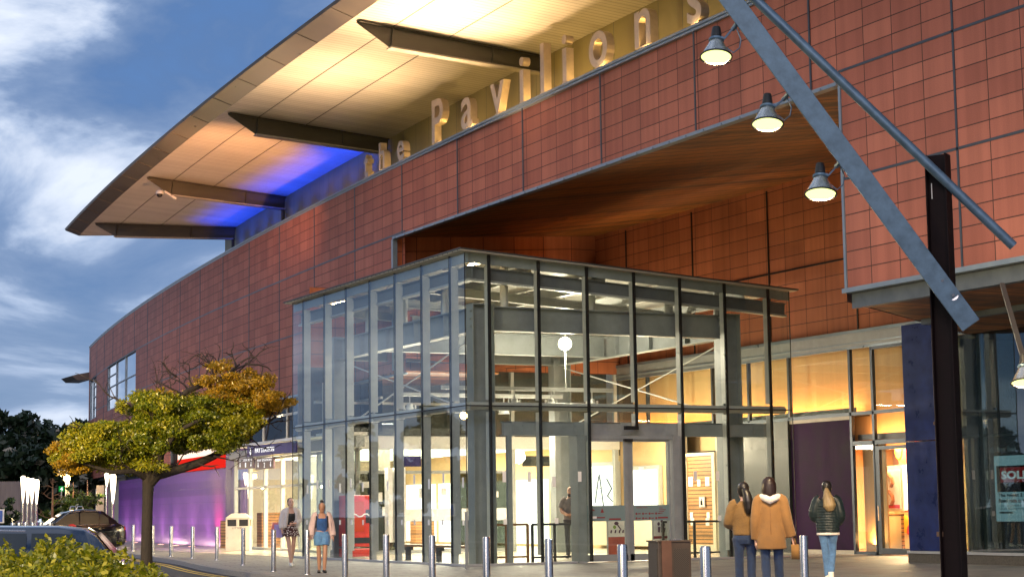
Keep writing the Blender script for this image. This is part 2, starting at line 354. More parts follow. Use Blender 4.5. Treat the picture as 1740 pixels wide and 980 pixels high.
# ------------------------------------------------------------------ ground, pavement, kerb
M_ASPH = pm('asphalt', (.045, .046, .05), .8, 0, .3, 6, bump=.3, bscale=120)
M_PAVE = None
m, nt, o = nodes_of('paving slabs'); b = N(nt, 'ShaderNodeBsdfPrincipled'); L(nt, b.outputs[0], o.inputs[0])
tc = N(nt, 'ShaderNodeTexCoord'); mp = N(nt, 'ShaderNodeMapping'); mp.inputs['Rotation'].default_value = (0, 0, R(12)); L(nt, tc.outputs['Object'], mp.inputs[0])
bk = N(nt, 'ShaderNodeTexBrick'); bk.inputs['Scale'].default_value = 1.; bk.inputs['Brick Width'].default_value = .9; bk.inputs['Row Height'].default_value = .6; bk.inputs['Mortar Size'].default_value = .014
bk.inputs['Color1'].default_value = (.27, .255, .235, 1); bk.inputs['Color2'].default_value = (.33, .315, .29, 1); bk.inputs['Mortar'].default_value = (.10, .095, .09, 1); L(nt, mp.outputs[0], bk.inputs['Vector'])
nz = N(nt, 'ShaderNodeTexNoise'); nz.inputs['Scale'].default_value = .9; nz.inputs['Detail'].default_value = 9; L(nt, tc.outputs['Object'], nz.inputs['Vector'])
n2 = N(nt, 'ShaderNodeTexNoise'); n2.inputs['Scale'].default_value = 30; L(nt, tc.outputs['Object'], n2.inputs['Vector'])
c = mix(nt, 1., bk.outputs[0], ramp(nt, nz.outputs[0], [(.3, .5), (.5, .95), (.7, 1.12)]), 'MULTIPLY'); L(nt, mix(nt, 1., c, ramp(nt, n2.outputs[0], [(.3, .85), (.7, 1.1)]), 'MULTIPLY'), b.inputs['Base Color'])
L(nt, ramp(nt, nz.outputs[0], [(.3, .45), (.7, .7)]), b.inputs['Roughness']); M_PAVE = m
M_KERB = pm('granite kerb', (.26, .25, .25), .7, 0, .3, 18, bump=.2); M_YELLOW = pm('yellow road paint', (.55, .38, .06), .7, 0, .3, 12)
KZ = -.125
tag(MB().quad((-400, -400, KZ), (400, -400, KZ), (400, 400, KZ), (-400, 400, KZ)).build('road', M_ASPH), kind='structure')
KP = [(-11.5, -75), (-10.9, -40), (-10.3, -27), (-9.2, -19.5), (-8.5, -14), (-7.2, -8), (-5.85, -2.7), (-5.25, 2.2), (-4.6, 6.6), (-3.5, 12.4), (-2.9, 16.5), (-2.0, 23), (-1.2, 29), (-.3, 36), (1.0, 46), (2.4, 58), (3.9, 70), (5.2, 84)]
def smooth_line(P, n=4):
    P = [np.array(p, float) for p in P]; out = []
    for i in range(len(P) - 1):
        p0, p1, p2, p3 = P[max(i - 1, 0)], P[i], P[i + 1], P[min(i + 2, len(P) - 1)]
        for k in range(n):
            t = k / n; out.append(.5 * (2 * p1 + (p2 - p0) * t + (2 * p0 - 5 * p1 + 4 * p2 - p3) * t * t + (3 * p1 - p0 - 3 * p2 + p3) * t ** 3))
    return out + [P[-1]]
KL = smooth_line(KP)
def strip(mb, line, d0, d1, z, zb=None):
    n = len(line); k = len(mb.v); A = []; B = []
    for i, p in enumerate(line):
        t = line[min(i + 1, n - 1)] - line[max(i - 1, 0)]; t = t / np.linalg.norm(t); q = np.array([-t[1], t[0]])   # to the road side
        A.append(p + q * d0); B.append(p + q * d1)
    for a, b in zip(A, B): mb.v += [(a[0], a[1], z), (b[0], b[1], z)]
    for i in range(n - 1): mb.f.append((k + 2 * i, k + 2 * i + 1, k + 2 * i + 3, k + 2 * i + 2))
    if zb is not None:
        k = len(mb.v)
        for b in B: mb.v += [(b[0], b[1], z), (b[0], b[1], zb)]
        for i in range(n - 1): mb.f.append((k + 2 * i, k + 2 * i + 1, k + 2 * i + 3, k + 2 * i + 2))
    return mb
mb = MB(); mb.quad(*[(p[0], p[1], 0) for p in KL], (90, 90, 0), (90, -75, 0)); tag(mb.build('pavement', M_PAVE), kind='structure')
tag(strip(MB(), KL, 0, .16, .004, KZ).build('kerb', M_KERB), kind='structure')
mb = MB(); strip(mb, KL, .42, .52, KZ + .004); strip(mb, KL, .62, .72, KZ + .004); tag(mb.build('road_marking', M_YELLOW), kind='structure')
# ------------------------------------------------------------------ the shopping centre
BLD = thing('shopping_centre', 'long terracotta tiled shopping centre with a sweeping cantilevered roof canopy', 'building')
def xf(a): return 2 + .00096 * max(a + 10, 0) ** 2
def arc(a0, a1, step=2.2): n = max(1, int(round(abs(a1 - a0) / step))); return [a0 + (a1 - a0) * i / n for i in range(n + 1)]
ZB, ZP = 5.55, 12.0
# facade sheet with the gaps where it is cut away
mb = MB(); uv = []
A = sorted(set([-34, -13.1, 9.24, 29.2, 41.8, 52.2, 64., 70.4, 74.8, 75.5] + [round(x, 2) for x in arc(9.24, 52.2, 2.1)] + [round(x, 2) for x in arc(52.2, 75.5, 2.1)]))
Zs = [3.6, 5.55, 7.3, 9.65, 9.9, 12.0]
def hole(a, z):
    if -13.1 < a < 9.24: return z < 9.65
    if a < 41.8 and z < ZB: return True
    if 52.2 < a < 64 and 7.3 < z < 9.9: return True
    if 70.4 < a < 74.8 and 7.3 < z < 9.9: return True
    return False
for i in range(len(A) - 1):
    for j in range(len(Zs) - 1):
        a0, a1, z0, z1 = A[i], A[i + 1], Zs[j], Zs[j + 1]
        if hole((a0 + a1) / 2, (z0 + z1) / 2): continue
        mb.quad((xf(a0), a0, z0), (xf(a0), a0, z1), (xf(a1), a1, z1), (xf(a1), a1, z0))
        uv += [((a - .80) / TILE_W + 40, (z - ZB) / TILE_H + 20) for a, z in ((a0, z0), (a0, z1), (a1, z1), (a1, z0))]
# end wall, away from the road
mb.quad((xf(75.5), 75.5, 3.6), (xf(75.5), 75.5, 12), (40, 75.5, 12), (40, 75.5, 3.6)); uv += [(x / TILE_W, (z - ZB) / TILE_H + 20) for x, z in ((9, 3.6), (9, 12), (40, 12), (40, 3.6))]
mb.build('tiled_wall', M_TILE, BLD, uvs=uv)
# metal joint strips of the facade
mb = MB(); JV = [.80 + 4.33 * k for k in range(-8, 18)]
for a in JV:
    lo = 9.68 if -13.0 < a < 9.2 else ZB
    for z0, z1 in ([(lo, ZP)] if not (52.2 < a < 64 or 70.4 < a < 74.8) else [(ZB, 7.28), (9.92, ZP)]):
        mb.box(xf(a) - .014, xf(a) + .004, a - .026, a + .026, z0, z1)
for z in (7.70, 9.85):
    for a0, a1 in [(-34, -13.12)] + [(x, y) for x, y in zip(A[:-1], A[1:]) if x >= 9.24]:
        m_ = (a0 + a1) / 2
        if z == 7.70 and (52 < m_ < 64 or m_ > 70.3): continue
        mb.bar((xf(a0) - .002, a0, z), (xf(a1) - .002, a1, z), .024, .05 if z > 9 or a0 < -13 else .04)
mb.build('joint_strip', M_TRIMD, BLD)
# parapet capping
def sweep(mb, a0, a1, dx0, dx1, z0, z1, step=2.2):
    aa = arc(a0, a1, step); k = len(mb.v)
    for a in aa: x = xf(a); mb.v += [(x + dx0, a, z0), (x + dx0, a, z1), (x + dx1, a, z1), (x + dx1, a, z0)]
    for i in range(len(aa) - 1):
        for j in range(4): j2 = (j + 1) % 4; mb.f.append((k + 4 * i + j, k + 4 * i + 4 + j, k + 4 * i + 4 + j2, k + 4 * i + j2))
    n = k + 4 * (len(aa) - 1); mb.f += [(k, k + 1, k + 2, k + 3), (n + 3, n + 2, n + 1, n)]
    return mb
mb = sweep(MB(), -34, 75.5, -.05, .3, 12.0, 12.06); sweep(mb, -34, 75.5, -.02, .28, 11.93, 11.998); mb.build('parapet_capping', M_CAP, BLD)
# bottom edge trim of the bridge over the entrance, and of the block to the right
mb = MB(); mb.box(1.93, 2.12, -13.1, 9.24, 9.57, 9.645)
for a in arc(-12.6, 9, .72): mb.box(1.90, 1.93, a - .02, a + .02, 9.585, 9.61)
mb.box(1.95, 2.10, 9.24, 9.36, 5.6, 9.57); mb.box(1.97, 2.06, -13.17, -13.1, 5.5, 9.57); mb.box(1.90, 2.10, -34, -13.1, 5.46, 5.55)
mb.build('edge_trim', M_CAP, BLD)
sweep(MB(), 9.36, 41.8, -.03, .1, 5.49, 5.55).build('edge_trim', M_CAP, BLD)
# ---- recess: splayed left wall, back wall, timber ceiling
mb = MB(); uv = []
def wall_q(p0, p1, z00, z01, z10, z11, u0, du):           # quad wall p0->p1 with its own bottom and top at either end
    Ln = math.hypot(p1[0] - p0[0], p1[1] - p0[1])
    mb.quad((p0[0], p0[1], z00), (p0[0], p0[1], z01), (p1[0], p1[1], z11), (p1[0], p1[1], z10))
    for u, z in ((0, z00), (0, z01), (Ln, z11), (Ln, z10)): uv.append((u0 + u / du, z))
TW2, TH2 = 1.0, .419
def vv(z): return (z - 6.33) / TH2 + 30
wall_q((2.02, 9.24), (12.5, 15.5), vv(0) and 6.0, 9.65, 6.0, 11.1, 5.4, 1.9)
# the courses of the splayed wall run with the sloping ceiling
uv[-4:] = [(5.4, 22.), (5.4, 30.), (11.9, 30.), (11.9, 20.)]
k = len(uv); wall_q((12.5, -13), (12.5, 15.5), 6.33, 11.1, 6.33, 11.1, 3.2, TW2)
uv[k:] = [(u, vv(z)) for u, z in uv[k:]]
mb.build('recess_wall', M_TILE2, BLD, uvs=uv)
mb = MB()
for a in (-8.3, -4.0, .33, 4.66, 9.0, 13.3): mb.box(12.475, 12.5, a - .03, a + .03, 6.33, 11.0)
mb.box(12.48, 12.5, -13, 15.4, 8.40, 8.45); mb.build('joint_strip', M_BLACK, BLD)
MB().quad((2.1, -13.1, 9.645), (2.1, 9.24, 9.645), (12.5, 15.5, 11.1), (12.5, -6, 11.1)).build('timber_ceiling', M_WOOD, BLD)
MB().quad((2.02, -13.1, 5.3), (2.02, -13.1, 9.65), (12.5, -6, 11.1), (12.5, -6, 5.3)).build('recess_wall', M_TILE2, BLD)
# ---- underside of the right block
MB().quad((2.2, -13.05, 5.30), (2.2, -34, 5.30), (12.6, -34, 5.30), (12.6, -6, 5.30)).build('timber_ceiling', M_WOOD, BLD)
mb = MB(); mb.box(2.12, 2.2, -34, -13.12, 5.17, 5.455); mb.box(2.2, 2.5, -34, -13.12, 5.20, 5.22); mb.box(5.6, 5.8, -34, -10.9, 5.18, 5.296); mb.build('channel_beam', pm('slate grey channel', (.075, .095, .12), .45, .2, .25, 2), BLD)
# ---- roof slab and the hidden back, so daylight stays out
sweep(MB(), -34, 75.4, .3, 26, 11.3, 11.5).build('roof_slab', M_DARK, BLD)
MB().box(40, 40.3, -34, 75.4, 0, 11.5).build('back_wall', M_BEIGE, BLD)
# ---- clerestory wall and canopy
sweep(MB(), -34, 38.2, 1.75, 1.95, 11.5, 13.98).build('clerestory_wall', M_CLERE, BLD)
CA = arc(-34, 43.9, 2.05)
def inner(a): return a if a < 32 else 32 + (a - 32) * .52
mb = MB(); k = 0
for a in CA:
    ai = inner(a); mb.v += [(xf(a) - 4.1, a, 14.42), (xf(ai) + 1.74, ai, 13.97)]
for i in range(len(CA) - 1): mb.f.append((2 * i, 2 * i + 1, 2 * i + 3, 2 * i + 2))
CAN = mb.build('canopy_roof', M_SOFF, BLD, fix=False)
mb = MB()
for a in CA:
    ai = inner(a); x = xf(a); mb.v += [(x - 4.1, a, 14.40), (x - 4.72, a + .05, 14.62), (x - 4.76, a + .06, 14.70), (x - 4.2, a, 14.86), (xf(ai) + 8, ai + .5, 14.6)]
for i in range(len(CA) - 1):
    for j in range(4): mb.f.append((5 * i + j, 5 * i + j + 1, 5 * i + 6 + j, 5 * i + 5 + j))
e = 5 * (len(CA) - 1); n_ = len(mb.v); mb.v += [(xf(38.2) + 1.74, 38.3, 13.95)]; mb.f.append((e, e + 1, e + 2, e + 3, e + 4, n_))
mb.build('canopy_fascia', M_FASC, CAN, fix=False)
mb = MB()                                                  # fascia sheet joints and the long seams of the lining
for a in arc(-32, 43, 2.9): x = xf(a); mb.bar((x - 4.12, a, 14.398), (x - 4.73, a + .05, 14.615), .02, .012)
for dx in (-2.9, -1.25): 
    for a0, a1 in zip(CA[:-1], CA[1:]):
        if a1 < 42: z = 14.42 - (dx + 4.1) / 5.84 * .45; mb.bar((xf(a0) + dx, a0, z - .006), (xf(a1) + dx, a1, z - .006), .03, .012)
mb.build('lining_seam', pm('seam shadow gap', (.09, .08, .075), .6), CAN)
for a in (-22., -9.6, 2.8, 15.2, 27.6, 39.8):
    ai = inner(a); p0 = np.array([xf(a) - 3.95, a, 14.40]); p1 = np.array([xf(ai) + 1.72, ai, 13.965]); d = p1 - p0; Ln = np.linalg.norm(d); d /= Ln; sd = nrm(np.cross(d, EZ)); un = np.cross(sd, d)
    mb = MB(); mb.prism([(0, -.02), (.05, -.10), (1.0, -.58), (Ln, -.50), (Ln, -.02)], p0 - sd * .02, d, un, sd, .04)
    mb.prism([(.05, -.02), (Ln, -.02), (Ln, -.05), (.05, -.05)], p0 - sd * .13, d, un, sd, .26)
    for s_ in (.02, .55): mb.prism([(Ln * s_ + .9, -.05), (Ln * s_ + .93, -.05), (Ln * s_ + .93, -.55), (Ln * s_ + .9, -.55)], p0 - sd * .10, d, un, sd, .20)
    BM = mb.build('canopy_beam', M_BEAM, CAN)
    MB().prism([(.98, -.578), (Ln, -.50), (Ln, -.54), (.98, -.618)], p0 - sd * .16, d, un, sd, .32).build('bottom_flange', M_FLANGE, BM)
    mb = MB(); mb.tube([p1 + np.array([-.1, .0, -.5]), p1 + np.array([-.1, 0, -2.4])], .07, 10); mb.build('support_post', M_BEAM, BM)
# small far canopy by the corner of the building
mb = MB(); q = [Xp(*p, 12.2) for p in ((125, 635), (152, 629), (152, 643), (132, 643))]
mb.prism([(0, .18), (-.9, .0), (-1.15, -.08), (-.85, -.34), (0, -.34)], (xf(75.5) + .15, 75.9, 10.3), EX, EZ, EY, 3.); mb.build('far_canopy', M_FASC, BLD)
# ---- corner windows high in the wall
def big_window(a0, a1, z0, z1, mull, trans):
    f = MB()
    for a in [a0 + .05] + mull + [a1 - .05]: f.box(xf(a) + .02, xf(a) + .12, a - .03, a + .03, z0, z1)
    aa = arc(a0, a1, 2.)
    for z, s0, s1 in [(z0 + .04, a0, a1), (z1 - .04, a0, a1)] + trans:
        for x, y in zip(arc(s0, s1, 2.)[:-1], arc(s0, s1, 2.)[1:]): f.bar((xf(x) + .06, x, z), (xf(y) + .06, y, z), .05, .05)
    fr = f.build('window', M_CAP, BLD); p = MB()
    pts = sorted([a0] + mull + [a1])
    for x, y in zip(pts[:-1], pts[1:]): p.quad((xf(x) + .085, x, z0), (xf(x) + .085, x, z1), (xf(y) + .085, y, z1), (xf(y) + .085, y, z0))
    p.build('pane', M_GLASSW, fr)
    b = MB()
    for x, y in zip(aa[:-1], aa[1:]): b.quad((xf(x) + .5, x, z0), (xf(x) + .5, x, z1), (xf(y) + .5, y, z1), (xf(y) + .5, y, z0))
    b.build('blind', pm('blind with sky reflection', (.60, .65, .72), .7, 0, .08, .6, stretch=(1, 3, .1)), fr)  # pale blue colour imitates the sky reflected in the panes
big_window(52.2, 64., 7.3, 9.9, [56.2, 60.0], [(8.62, 52.2, 64.), (9.25, 60, 64), (7.95, 60, 64)])
big_window(70.4, 74.8, 7.3, 9.9, [72.6], [(8.62, 70.4, 72.6), (9.25, 70.4, 72.6), (7.95, 70.4, 72.6)])
# ---- painted wall, shop sign and grey end at the left
def sheet(a0, a1, dx, z0, z1, mat, name, par, th=.12): return sweep(MB(), a0, a1, dx, dx + th, z0, z1, 2.).build(name, mat, par, fix=True)
sheet(31.7, 61., .37, 0, 3.25, M_PURPLE, 'painted_wall', BLD, .3)
sheet(29.2, 31.7, .30, 0, 5.55, M_PURPLED, 'painted_wall', BLD, .3)
sheet(31.75, 61, .80, 3.25, 5.6, M_DARK, 'upper_wall', BLD, .2)
sheet(61.05, 75.3, .75, 0, 3.65, M_BEIGE, 'end_wall', BLD, .3)
sheet(41.8, 75.4, .3, 3.5, 3.62, M_CAP, 'wall_capping', BLD, .5)
# ---- bay with the pay station: glass wall, canopy, upper glazing
mb = MB(); mc = MB()
for a in (13.9, 16.1, 17.9, 20.1, 22.3, 24.6, 26.8, 29.1): mb.box(xf(a) + .02, xf(a) + .16, a - .06, a + .06, 0, 3.45)
for z in (.06, 2.35, 3.4): 
    for a0, a1 in zip(arc(13.6, 29.1, 2.)[:-1], arc(13.6, 29.1, 2.)[1:]): mb.bar((xf(a0) + .09, a0, z), (xf(a1) + .09, a1, z), .10, .09)
fr = mb.build('entrance_glazing', M_STEELL, BLD)
sheet(13.6, 29.1, .08, .05, 3.42, M_GLASS, 'pane', fr, .012)
sheet(13.2, 25.6, -1.0, 3.82, 3.92, M_WHITE, 'entrance_canopy', BLD, 1.2)
sheet(13.2, 29.1, -.2, 3.46, 3.80, M_STEEL, 'entrance_beam', BLD, .3)
sheet(12.8, 29.1, .55, 3.9, 5.55, glassm('smoked glass', (.22, .2, .18), .5), 'upper_glazing', BLD, .02)
mb = MB()
for a in (13.5, 16.5, 19.8, 23.2, 26.5): mb.box(xf(a) + .50, xf(a) + .60, a - .05, a + .05, 3.9, 5.55)
for a0, a1 in zip(arc(12.8, 29.1)[:-1], arc(12.8, 29.1)[1:]): mb.bar((xf(a0) + .55, a0, 5.0), (xf(a1) + .55, a1, 5.0), .08, .09)
mb.build('glazing_bar', M_STEELL, BLD)
sheet(9.4, 29.1, .0, 5.56, 5.62, M_WOOD, 'timber_ceiling', BLD, 3.2)
mb = MB(); mb.tube([(1.85, 20.6, 3.95), (2.75, 22.4, 5.5)], .045, 8); mb.tube([(1.75, 15.2, 3.95), (2.6, 16.6, 5.5)], .045, 8); mb.build('canopy_strut', M_DARK, BLD)
for a, x in ((24.1, 2.9), (18.4, 2.6), (27.5, 3.3)):
    t = thing('downlight', {24.1: 'small round downlight glowing in the soffit left of the glass pavilion', 18.4: 'small round downlight in the soffit just behind the left end of the glass pavilion', 27.5: 'small round downlight in the soffit above the dark purple wall end'}[a], 'light', (x + .25, a, 5.55), 0, 'downlights in the soffit by the pay station')
    MB().lathe([(.13, 0), (.13, -.05), (.10, -.05), (.10, -.02)]).build('rim', M_STEELL, t, local=True); MB().lathe([(.001, -.03), (.10, -.03)]).build('lens', M_DOWN, t, local=True)
    lamp('SPOT', 'downlight beam', (x + .25, a, 5.48), 350, (1, .75, .42), aim=(x + .25, a, 0), spot_size=R(120), spot_blend=.6, shadow_soft_size=.1)
# ---- recess glazing at the back: blinds above, shop door below
mb = MB(); mb.box(12.36, 12.5, -6.2, 14, 5.78, 6.32); mb.build('lintel', M_STEEL, BLD)
mb = MB(); mb.box(12.33, 12.37, -6.2, 14, 6.22, 6.31); mb.box(12.33, 12.36, -6.2, 14, 5.93, 5.96); mb.box(12.34, 12.36, -6.2, 14, 5.78, 5.84); mb.build('lintel_ledge', M_CAP, BLD)
mb = MB()
for a in (14, 11.9, 9.9, 7.85, 5.8, 3.65, .66, -.36): mb.box(12.36, 12.46, a - .05, a + .05, 3.95 if a > 2 else 0, 5.78)
mb.box(12.36, 12.46, -3, .6, 3.05, 3.17); mb.box(12.36, 12.46, -3, 14, 3.90, 4.0); mb.box(12.36, 12.46, -.36, .66, 0, .1); mb.box(12.36, 12.46, -2.1, -.36, 5.70, 5.78)
fr = mb.build('shopfront_frame', M_TRIMD, BLD)
MB().box(12.41, 12.42, -6, 14, 3.9, 5.78).build('pane', M_GLASS, fr)
MB().box(12.41, 12.42, -.3, .6, .1, 3.05).build('pane', glassm('filmed glass', (.9, .9, .9), 1.2), fr)
M_BLIND = pm('amber blind', (.62, .42, .22), .8, 0, .08, .8, stretch=(1, 4, .2))
MB().box(13.05, 13.1, -6, 14, 3.2, 5.9).build('blind', M_BLIND, BLD)
MB().box(12.75, 12.8, -.36, .66, .05, 3.1).build('blind', M_BLIND, BLD)
mb = MB(); mb.box(12.5, 13.1, -6, 14, 5.85, 5.95); mb.box(12.5, 13.1, -6, -.36, 3.12, 3.2); mb.box(12.5, 13.1, .66, 14, 3.9, 3.98); mb.box(12.5, 13.1, 14, 14.1, 3.2, 5.9); mb.build('blind_box', M_DARK, BLD)
MB().box(12.55, 12.58, .66, 14, 3.985, 4.14).build('blind_box', M_DARK, BLD); MB().box(12.55, 12.58, -6, .6, 3.205, 3.36).build('blind_box', M_DARK, BLD)  # added lips that keep the strip lights out of view from below
for a0, a1, z0 in ((.9, 13.8, 4.02), (-2.4, .5, 3.24)):
    strip_light('blind lighting', (12.76, (a0 + a1) / 2, z0), a1 - a0, .12, (.30, 0, 1), 14 * (a1 - a0), (1, .42, .12))
lamp('AREA', 'blind lighting', (12.62, .15, .3), 24, (1, .52, .17), aim=(12.8, .15, 2.6), size=.3)
MB().box(12.40, 12.5, .73, 3.65, .12, 3.86).build('aubergine_panel', M_AUBER, BLD)
mb = MB(); mb.box(12.36, 12.5, .70, 3.66, 3.80, 3.90); mb.box(12.38, 12.5, .66, 3.66, 0, .12); mb.build('panel_trim', M_BEIGE, BLD)
mb = MB(); mb.box(12.30, 12.5, 3.66, 3.86, 0, 3.9); mb.box(12.42, 12.5, 3.86, 7.4, 0, 3.9); mb.build('grey_panel', M_DARK, BLD)
# shop behind the door
mb = MB(); mb.box(18, 18.1, -4, 6.2, 0, 3.2); mb.box(12.8, 18, 6.0, 6.1, 0, 3.2); mb.box(12.8, 18, -4, -3.9, 0, 3.2); mb.box(12.85, 18, -4, 6.1, 3.12, 3.19); mb.build('shop_wall', M_OCHRE, BLD)
MB().box(12.5, 18, -4, 6.1, .001, .012).build('shop_floor', M_TIMBER, BLD)
t = mb = MB(); mb.box(12.36, 12.46, -.44, -.36, 0, 3.05); mb.box(12.36, 12.46, -.58, -.44, .03, 3.0); mb.box(12.36, 12.46, -1.95, -.58, .03, .20); mb.box(12.36, 12.46, -1.95, -.58, 2.9, 3.0)
DR = mb.build('shop_door', M_TRIMD, BLD); MB().box(12.40, 12.415, -1.95, -.58, .2, 2.9).build('pane', M_GLASS, DR); mb = MB(); mb.bar((12.30, -.53, .95), (12.30, -.53, 1.35), .025); mb.build('handle', M_STAIN, DR)
lamp('AREA', 'shop light', (15.2, 1.2, 3.05), 1300, (1, .74, .40), size=2.6)
# navy pillar, bank window
mb = MB(); mb.box(8.9, 9.5, -7.45, -6.08, .28, 2.88); mb.box(8.9, 9.5, -7.45, -6.08, 2.90, 5.72); mb.build('navy_pillar', M_BLUE, BLD, bevel=.012)
mb = MB(); mb.box(8.85, 9.5, -34, -6.05, .22, .28); mb.build('sill', M_SILL, BLD); MB().box(8.88, 9.6, -34, -6.05, 0, .22).build('plinth', M_STONE, BLD)
mb = MB()
for a in (-7.55, -8.72, -10.6, -12.6, -15): mb.box(9.0, 9.10, a - .05, a + .05, .28, 5.3)
mb.box(9.0, 9.07, -34, -7.5, 2.90, 2.95); SF = mb.build('bank_window', M_STEELL, BLD)
MB().box(8.95, 8.965, -34, -7.45, .28, 5.3).build('pane', M_GLASSB, SF)
mb = MB(); mb.box(14, 14.1, -34, -5, 0, 5.3); mb.box(9.6, 14, -7.5, -7.4, 0, 5.3); mb.box(9.1, 14, -34, -7.4, .0, .02); mb.build('bank_room', pm('bank room wall', (.10, .11, .11), .6), BLD)
mb = MB(); mb.box(10.6, 10.8, -8.9, -8.3, 0, 4.2); mb.box(12, 12.6, -10, -9.2, 0, 2.3); mb.build('bank_furniture', M_STEEL, BLD)
lamp('AREA', 'bank light', (11.3, -12, 5.1), 60, (.75, .95, 1), size=2.)
# ---- inside the mall
MALL = BLD
mb = MB(); mb.box(.1, 12.5, .1, 34, .004, .014); mb.build('mall_floor', M_MALLF, BLD)
mb = MB(); mb.box(1.75, 12.4, 13.85, 14.2, 3.40, 3.82); mb.build('bulkhead', M_WHITE, BLD, bevel=.01)
mb = MB(); mb.box(3.2, 12.5, 14.2, 24, 3.62, 3.8); mb.box(4.5, 12.5, 24.002, 34, 3.62, 3.8); mb.build('mall_ceiling', M_WHITE, BLD)
mb = MB()
for i in range(6):
    for j in range(3): mb.box(4.7 + j * 2.6, 6.6 + j * 2.6, 14.9 + i * 3.1, 17.2 + i * 3.1, 3.56, 3.60)
mb.build('ceiling_light_panel', M_CEIL, BLD)
mb = MB(); mb.box(4.5, 12.5, 34, 34.2, 0, 3.7); mb.build('mall_end_wall', M_CREAM, BLD)
mb = MB(); mb.box(12.5, 12.6, 10.1, 34, 0, 3.9); mb.build('mall_side_wall', M_OCHRE, BLD)
mb = MB()
for x in (2.15, 4.05, 6.2, 8.3, 10.4, 12.3): mb.box(x - .07, x + .07, 13.9, 14.1, 0, 3.4); mb.box(x - .06, x + .06, 13.92, 14.06, 3.82, 6.0)
for x0, x1 in ((2.15, 4.05), (4.05, 6.2), (6.2, 8.3)): mb.box(x0, x1, 13.95, 14.05, .02, .14); mb.box(x0, x1, 13.95, 14.05, 2.6, 2.7)
mb.box(1.2, 12.4, 13.95, 14.05, 4.85, 4.93); fr = mb.build('inner_screen', M_STEELL, BLD)
MB().box(1.0, 12.5, 13.99, 14.0, .05, 6.0).build('pane', M_GLASS, fr)
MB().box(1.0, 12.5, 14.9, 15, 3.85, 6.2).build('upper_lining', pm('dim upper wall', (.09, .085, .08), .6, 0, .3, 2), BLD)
uv = [(x, z) for x, z in ((0, 0), (0, 6), (13, 6), (13, 0))]
MB().quad((1.0, 13.9, 6.0), (1.0, 13.9, 8.6), (12.5, 13.9, 8.6), (12.5, 13.9, 6.0)).build('inner_tiled_wall', M_TILE2, BLD, uvs=uv)
M_TINT = glassm('tinted door glass', (.30, .31, .27), 1.2)
for x0, x1 in ((2.25, 3.95), (6.3, 8.2)): MB().box(x0, x1, 13.93, 13.94, .14, 2.6).build('tinted_pane', M_TINT, fr)
for x0, x1 in ((4.2, 6.1), (6.35, 8.15)): MB().box(x0, x1, 13.90, 13.91, 1.05, 1.45).build('notice_band', M_PAPER, fr)
for x, z, w_, h_ in ((2.5, 1.75, .22, .3), (3.2, 1.7, .3, .3), (3.5, 1.25, .2, .28), (4.8, 1.8, .3, .32), (5.6, 1.9, .18, .22), (6.8, 1.75, .24, .34), (7.5, 1.8, .2, .2), (2.8, 2.15, .4, .2)): MB().box(x, x + w_, 13.88, 13.89, z, z + h_).build('notice', M_PAPER, fr)
for x, w_, c in ((4.3, .9, M_SIGNP), (9.0, 1.2, M_BLACK)): MB().box(x, x + w_, 14.6, 14.66, 2.85, 3.2).build('hanging_panel', c, fr)
mb = MB()
for x in (3.05, 5.1, 7.25): mb.box(x - .03, x + .03, 13.94, 14.02, .1, 2.65)
mb.build('door_stile', M_DARK, fr)
# stone pier, posts, shop panels beyond the screen
mb = MB(); mb.box(1.35, 2.05, 12.9, 13.7, 0, 5.5); mb.build('stone_pier', M_BEIGE, BLD, bevel=.01)
mb = MB()
for x, y in ((5.0, 17.6), (5.4, 22), (6, 27), (9.3, 19)): mb.box(x - .25, x + .25, y - .25, y + .25, 0, 3.62)
mb.build('mall_column', M_BEIGE, BLD, bevel=.01)
mb = MB()
for x in (3.0, 3.22, 3.44): mb.box(x, x + .16, 12.2, 12.5, .42, 2.75)
mb.build('white_fin_panel', M_WHITE, BLD, bevel=.01)
mb = MB()
for i in range(5): y = 16 + i * 3.4; mb.box(12.30, 12.5, y, y + 2.7, .1, 2.5)
mb.build('shop_display', M_LBOX, BLD)
mb = MB()
for i, (x, s) in enumerate(((3.4, .5), (4.6, .9), (6.6, .7), (8.2, 1.2), (10, .8))): mb.box(x, x + s, 30 - i, 30.6 - i, 0, 1.1 + .3 * (i % 3))
mb.build('kiosk', M_SLAT, BLD)
# timber slatted door in the side wall, bright poster boxes
mb = MB(); mb.box(12.38, 12.46, 7.95, 9.45, .2, 3.02); SD = mb.build('slatted_door', M_SLAT, BLD)
mb = MB(); mb.box(12.34, 12.48, 9.45, 9.62, 0, 3.12); mb.box(12.34, 12.48, 7.78, 7.95, 0, 3.12); mb.box(12.34, 12.48, 7.95, 9.45, 3.02, 3.12); mb.box(12.34, 12.48, 7.95, 9.45, 0, .2); mb.build('door_frame', M_CREAM, SD)
mb = MB()
for a, z, s in ((9.25, 2.05, .26), (8.75, 2.05, .18), (8.25, 2.05, .24), (9.25, 1.02, .17), (8.25, 1.02, .17), (9.2, .80, .2), (8.3, .80, .2)): mb.box(12.36, 12.378, a - s / 2, a + s / 2, z, z + s * 1.2)
mb.build('door_notice', M_PAPER, SD)
mb = MB(); mb.box(12.40, 12.5, 7.40, 7.78, 0, 3.9); mb.box(12.40, 12.5, 9.62, 10.1, 0, 3.9); mb.build('door_surround', M_CREAM, BLD)
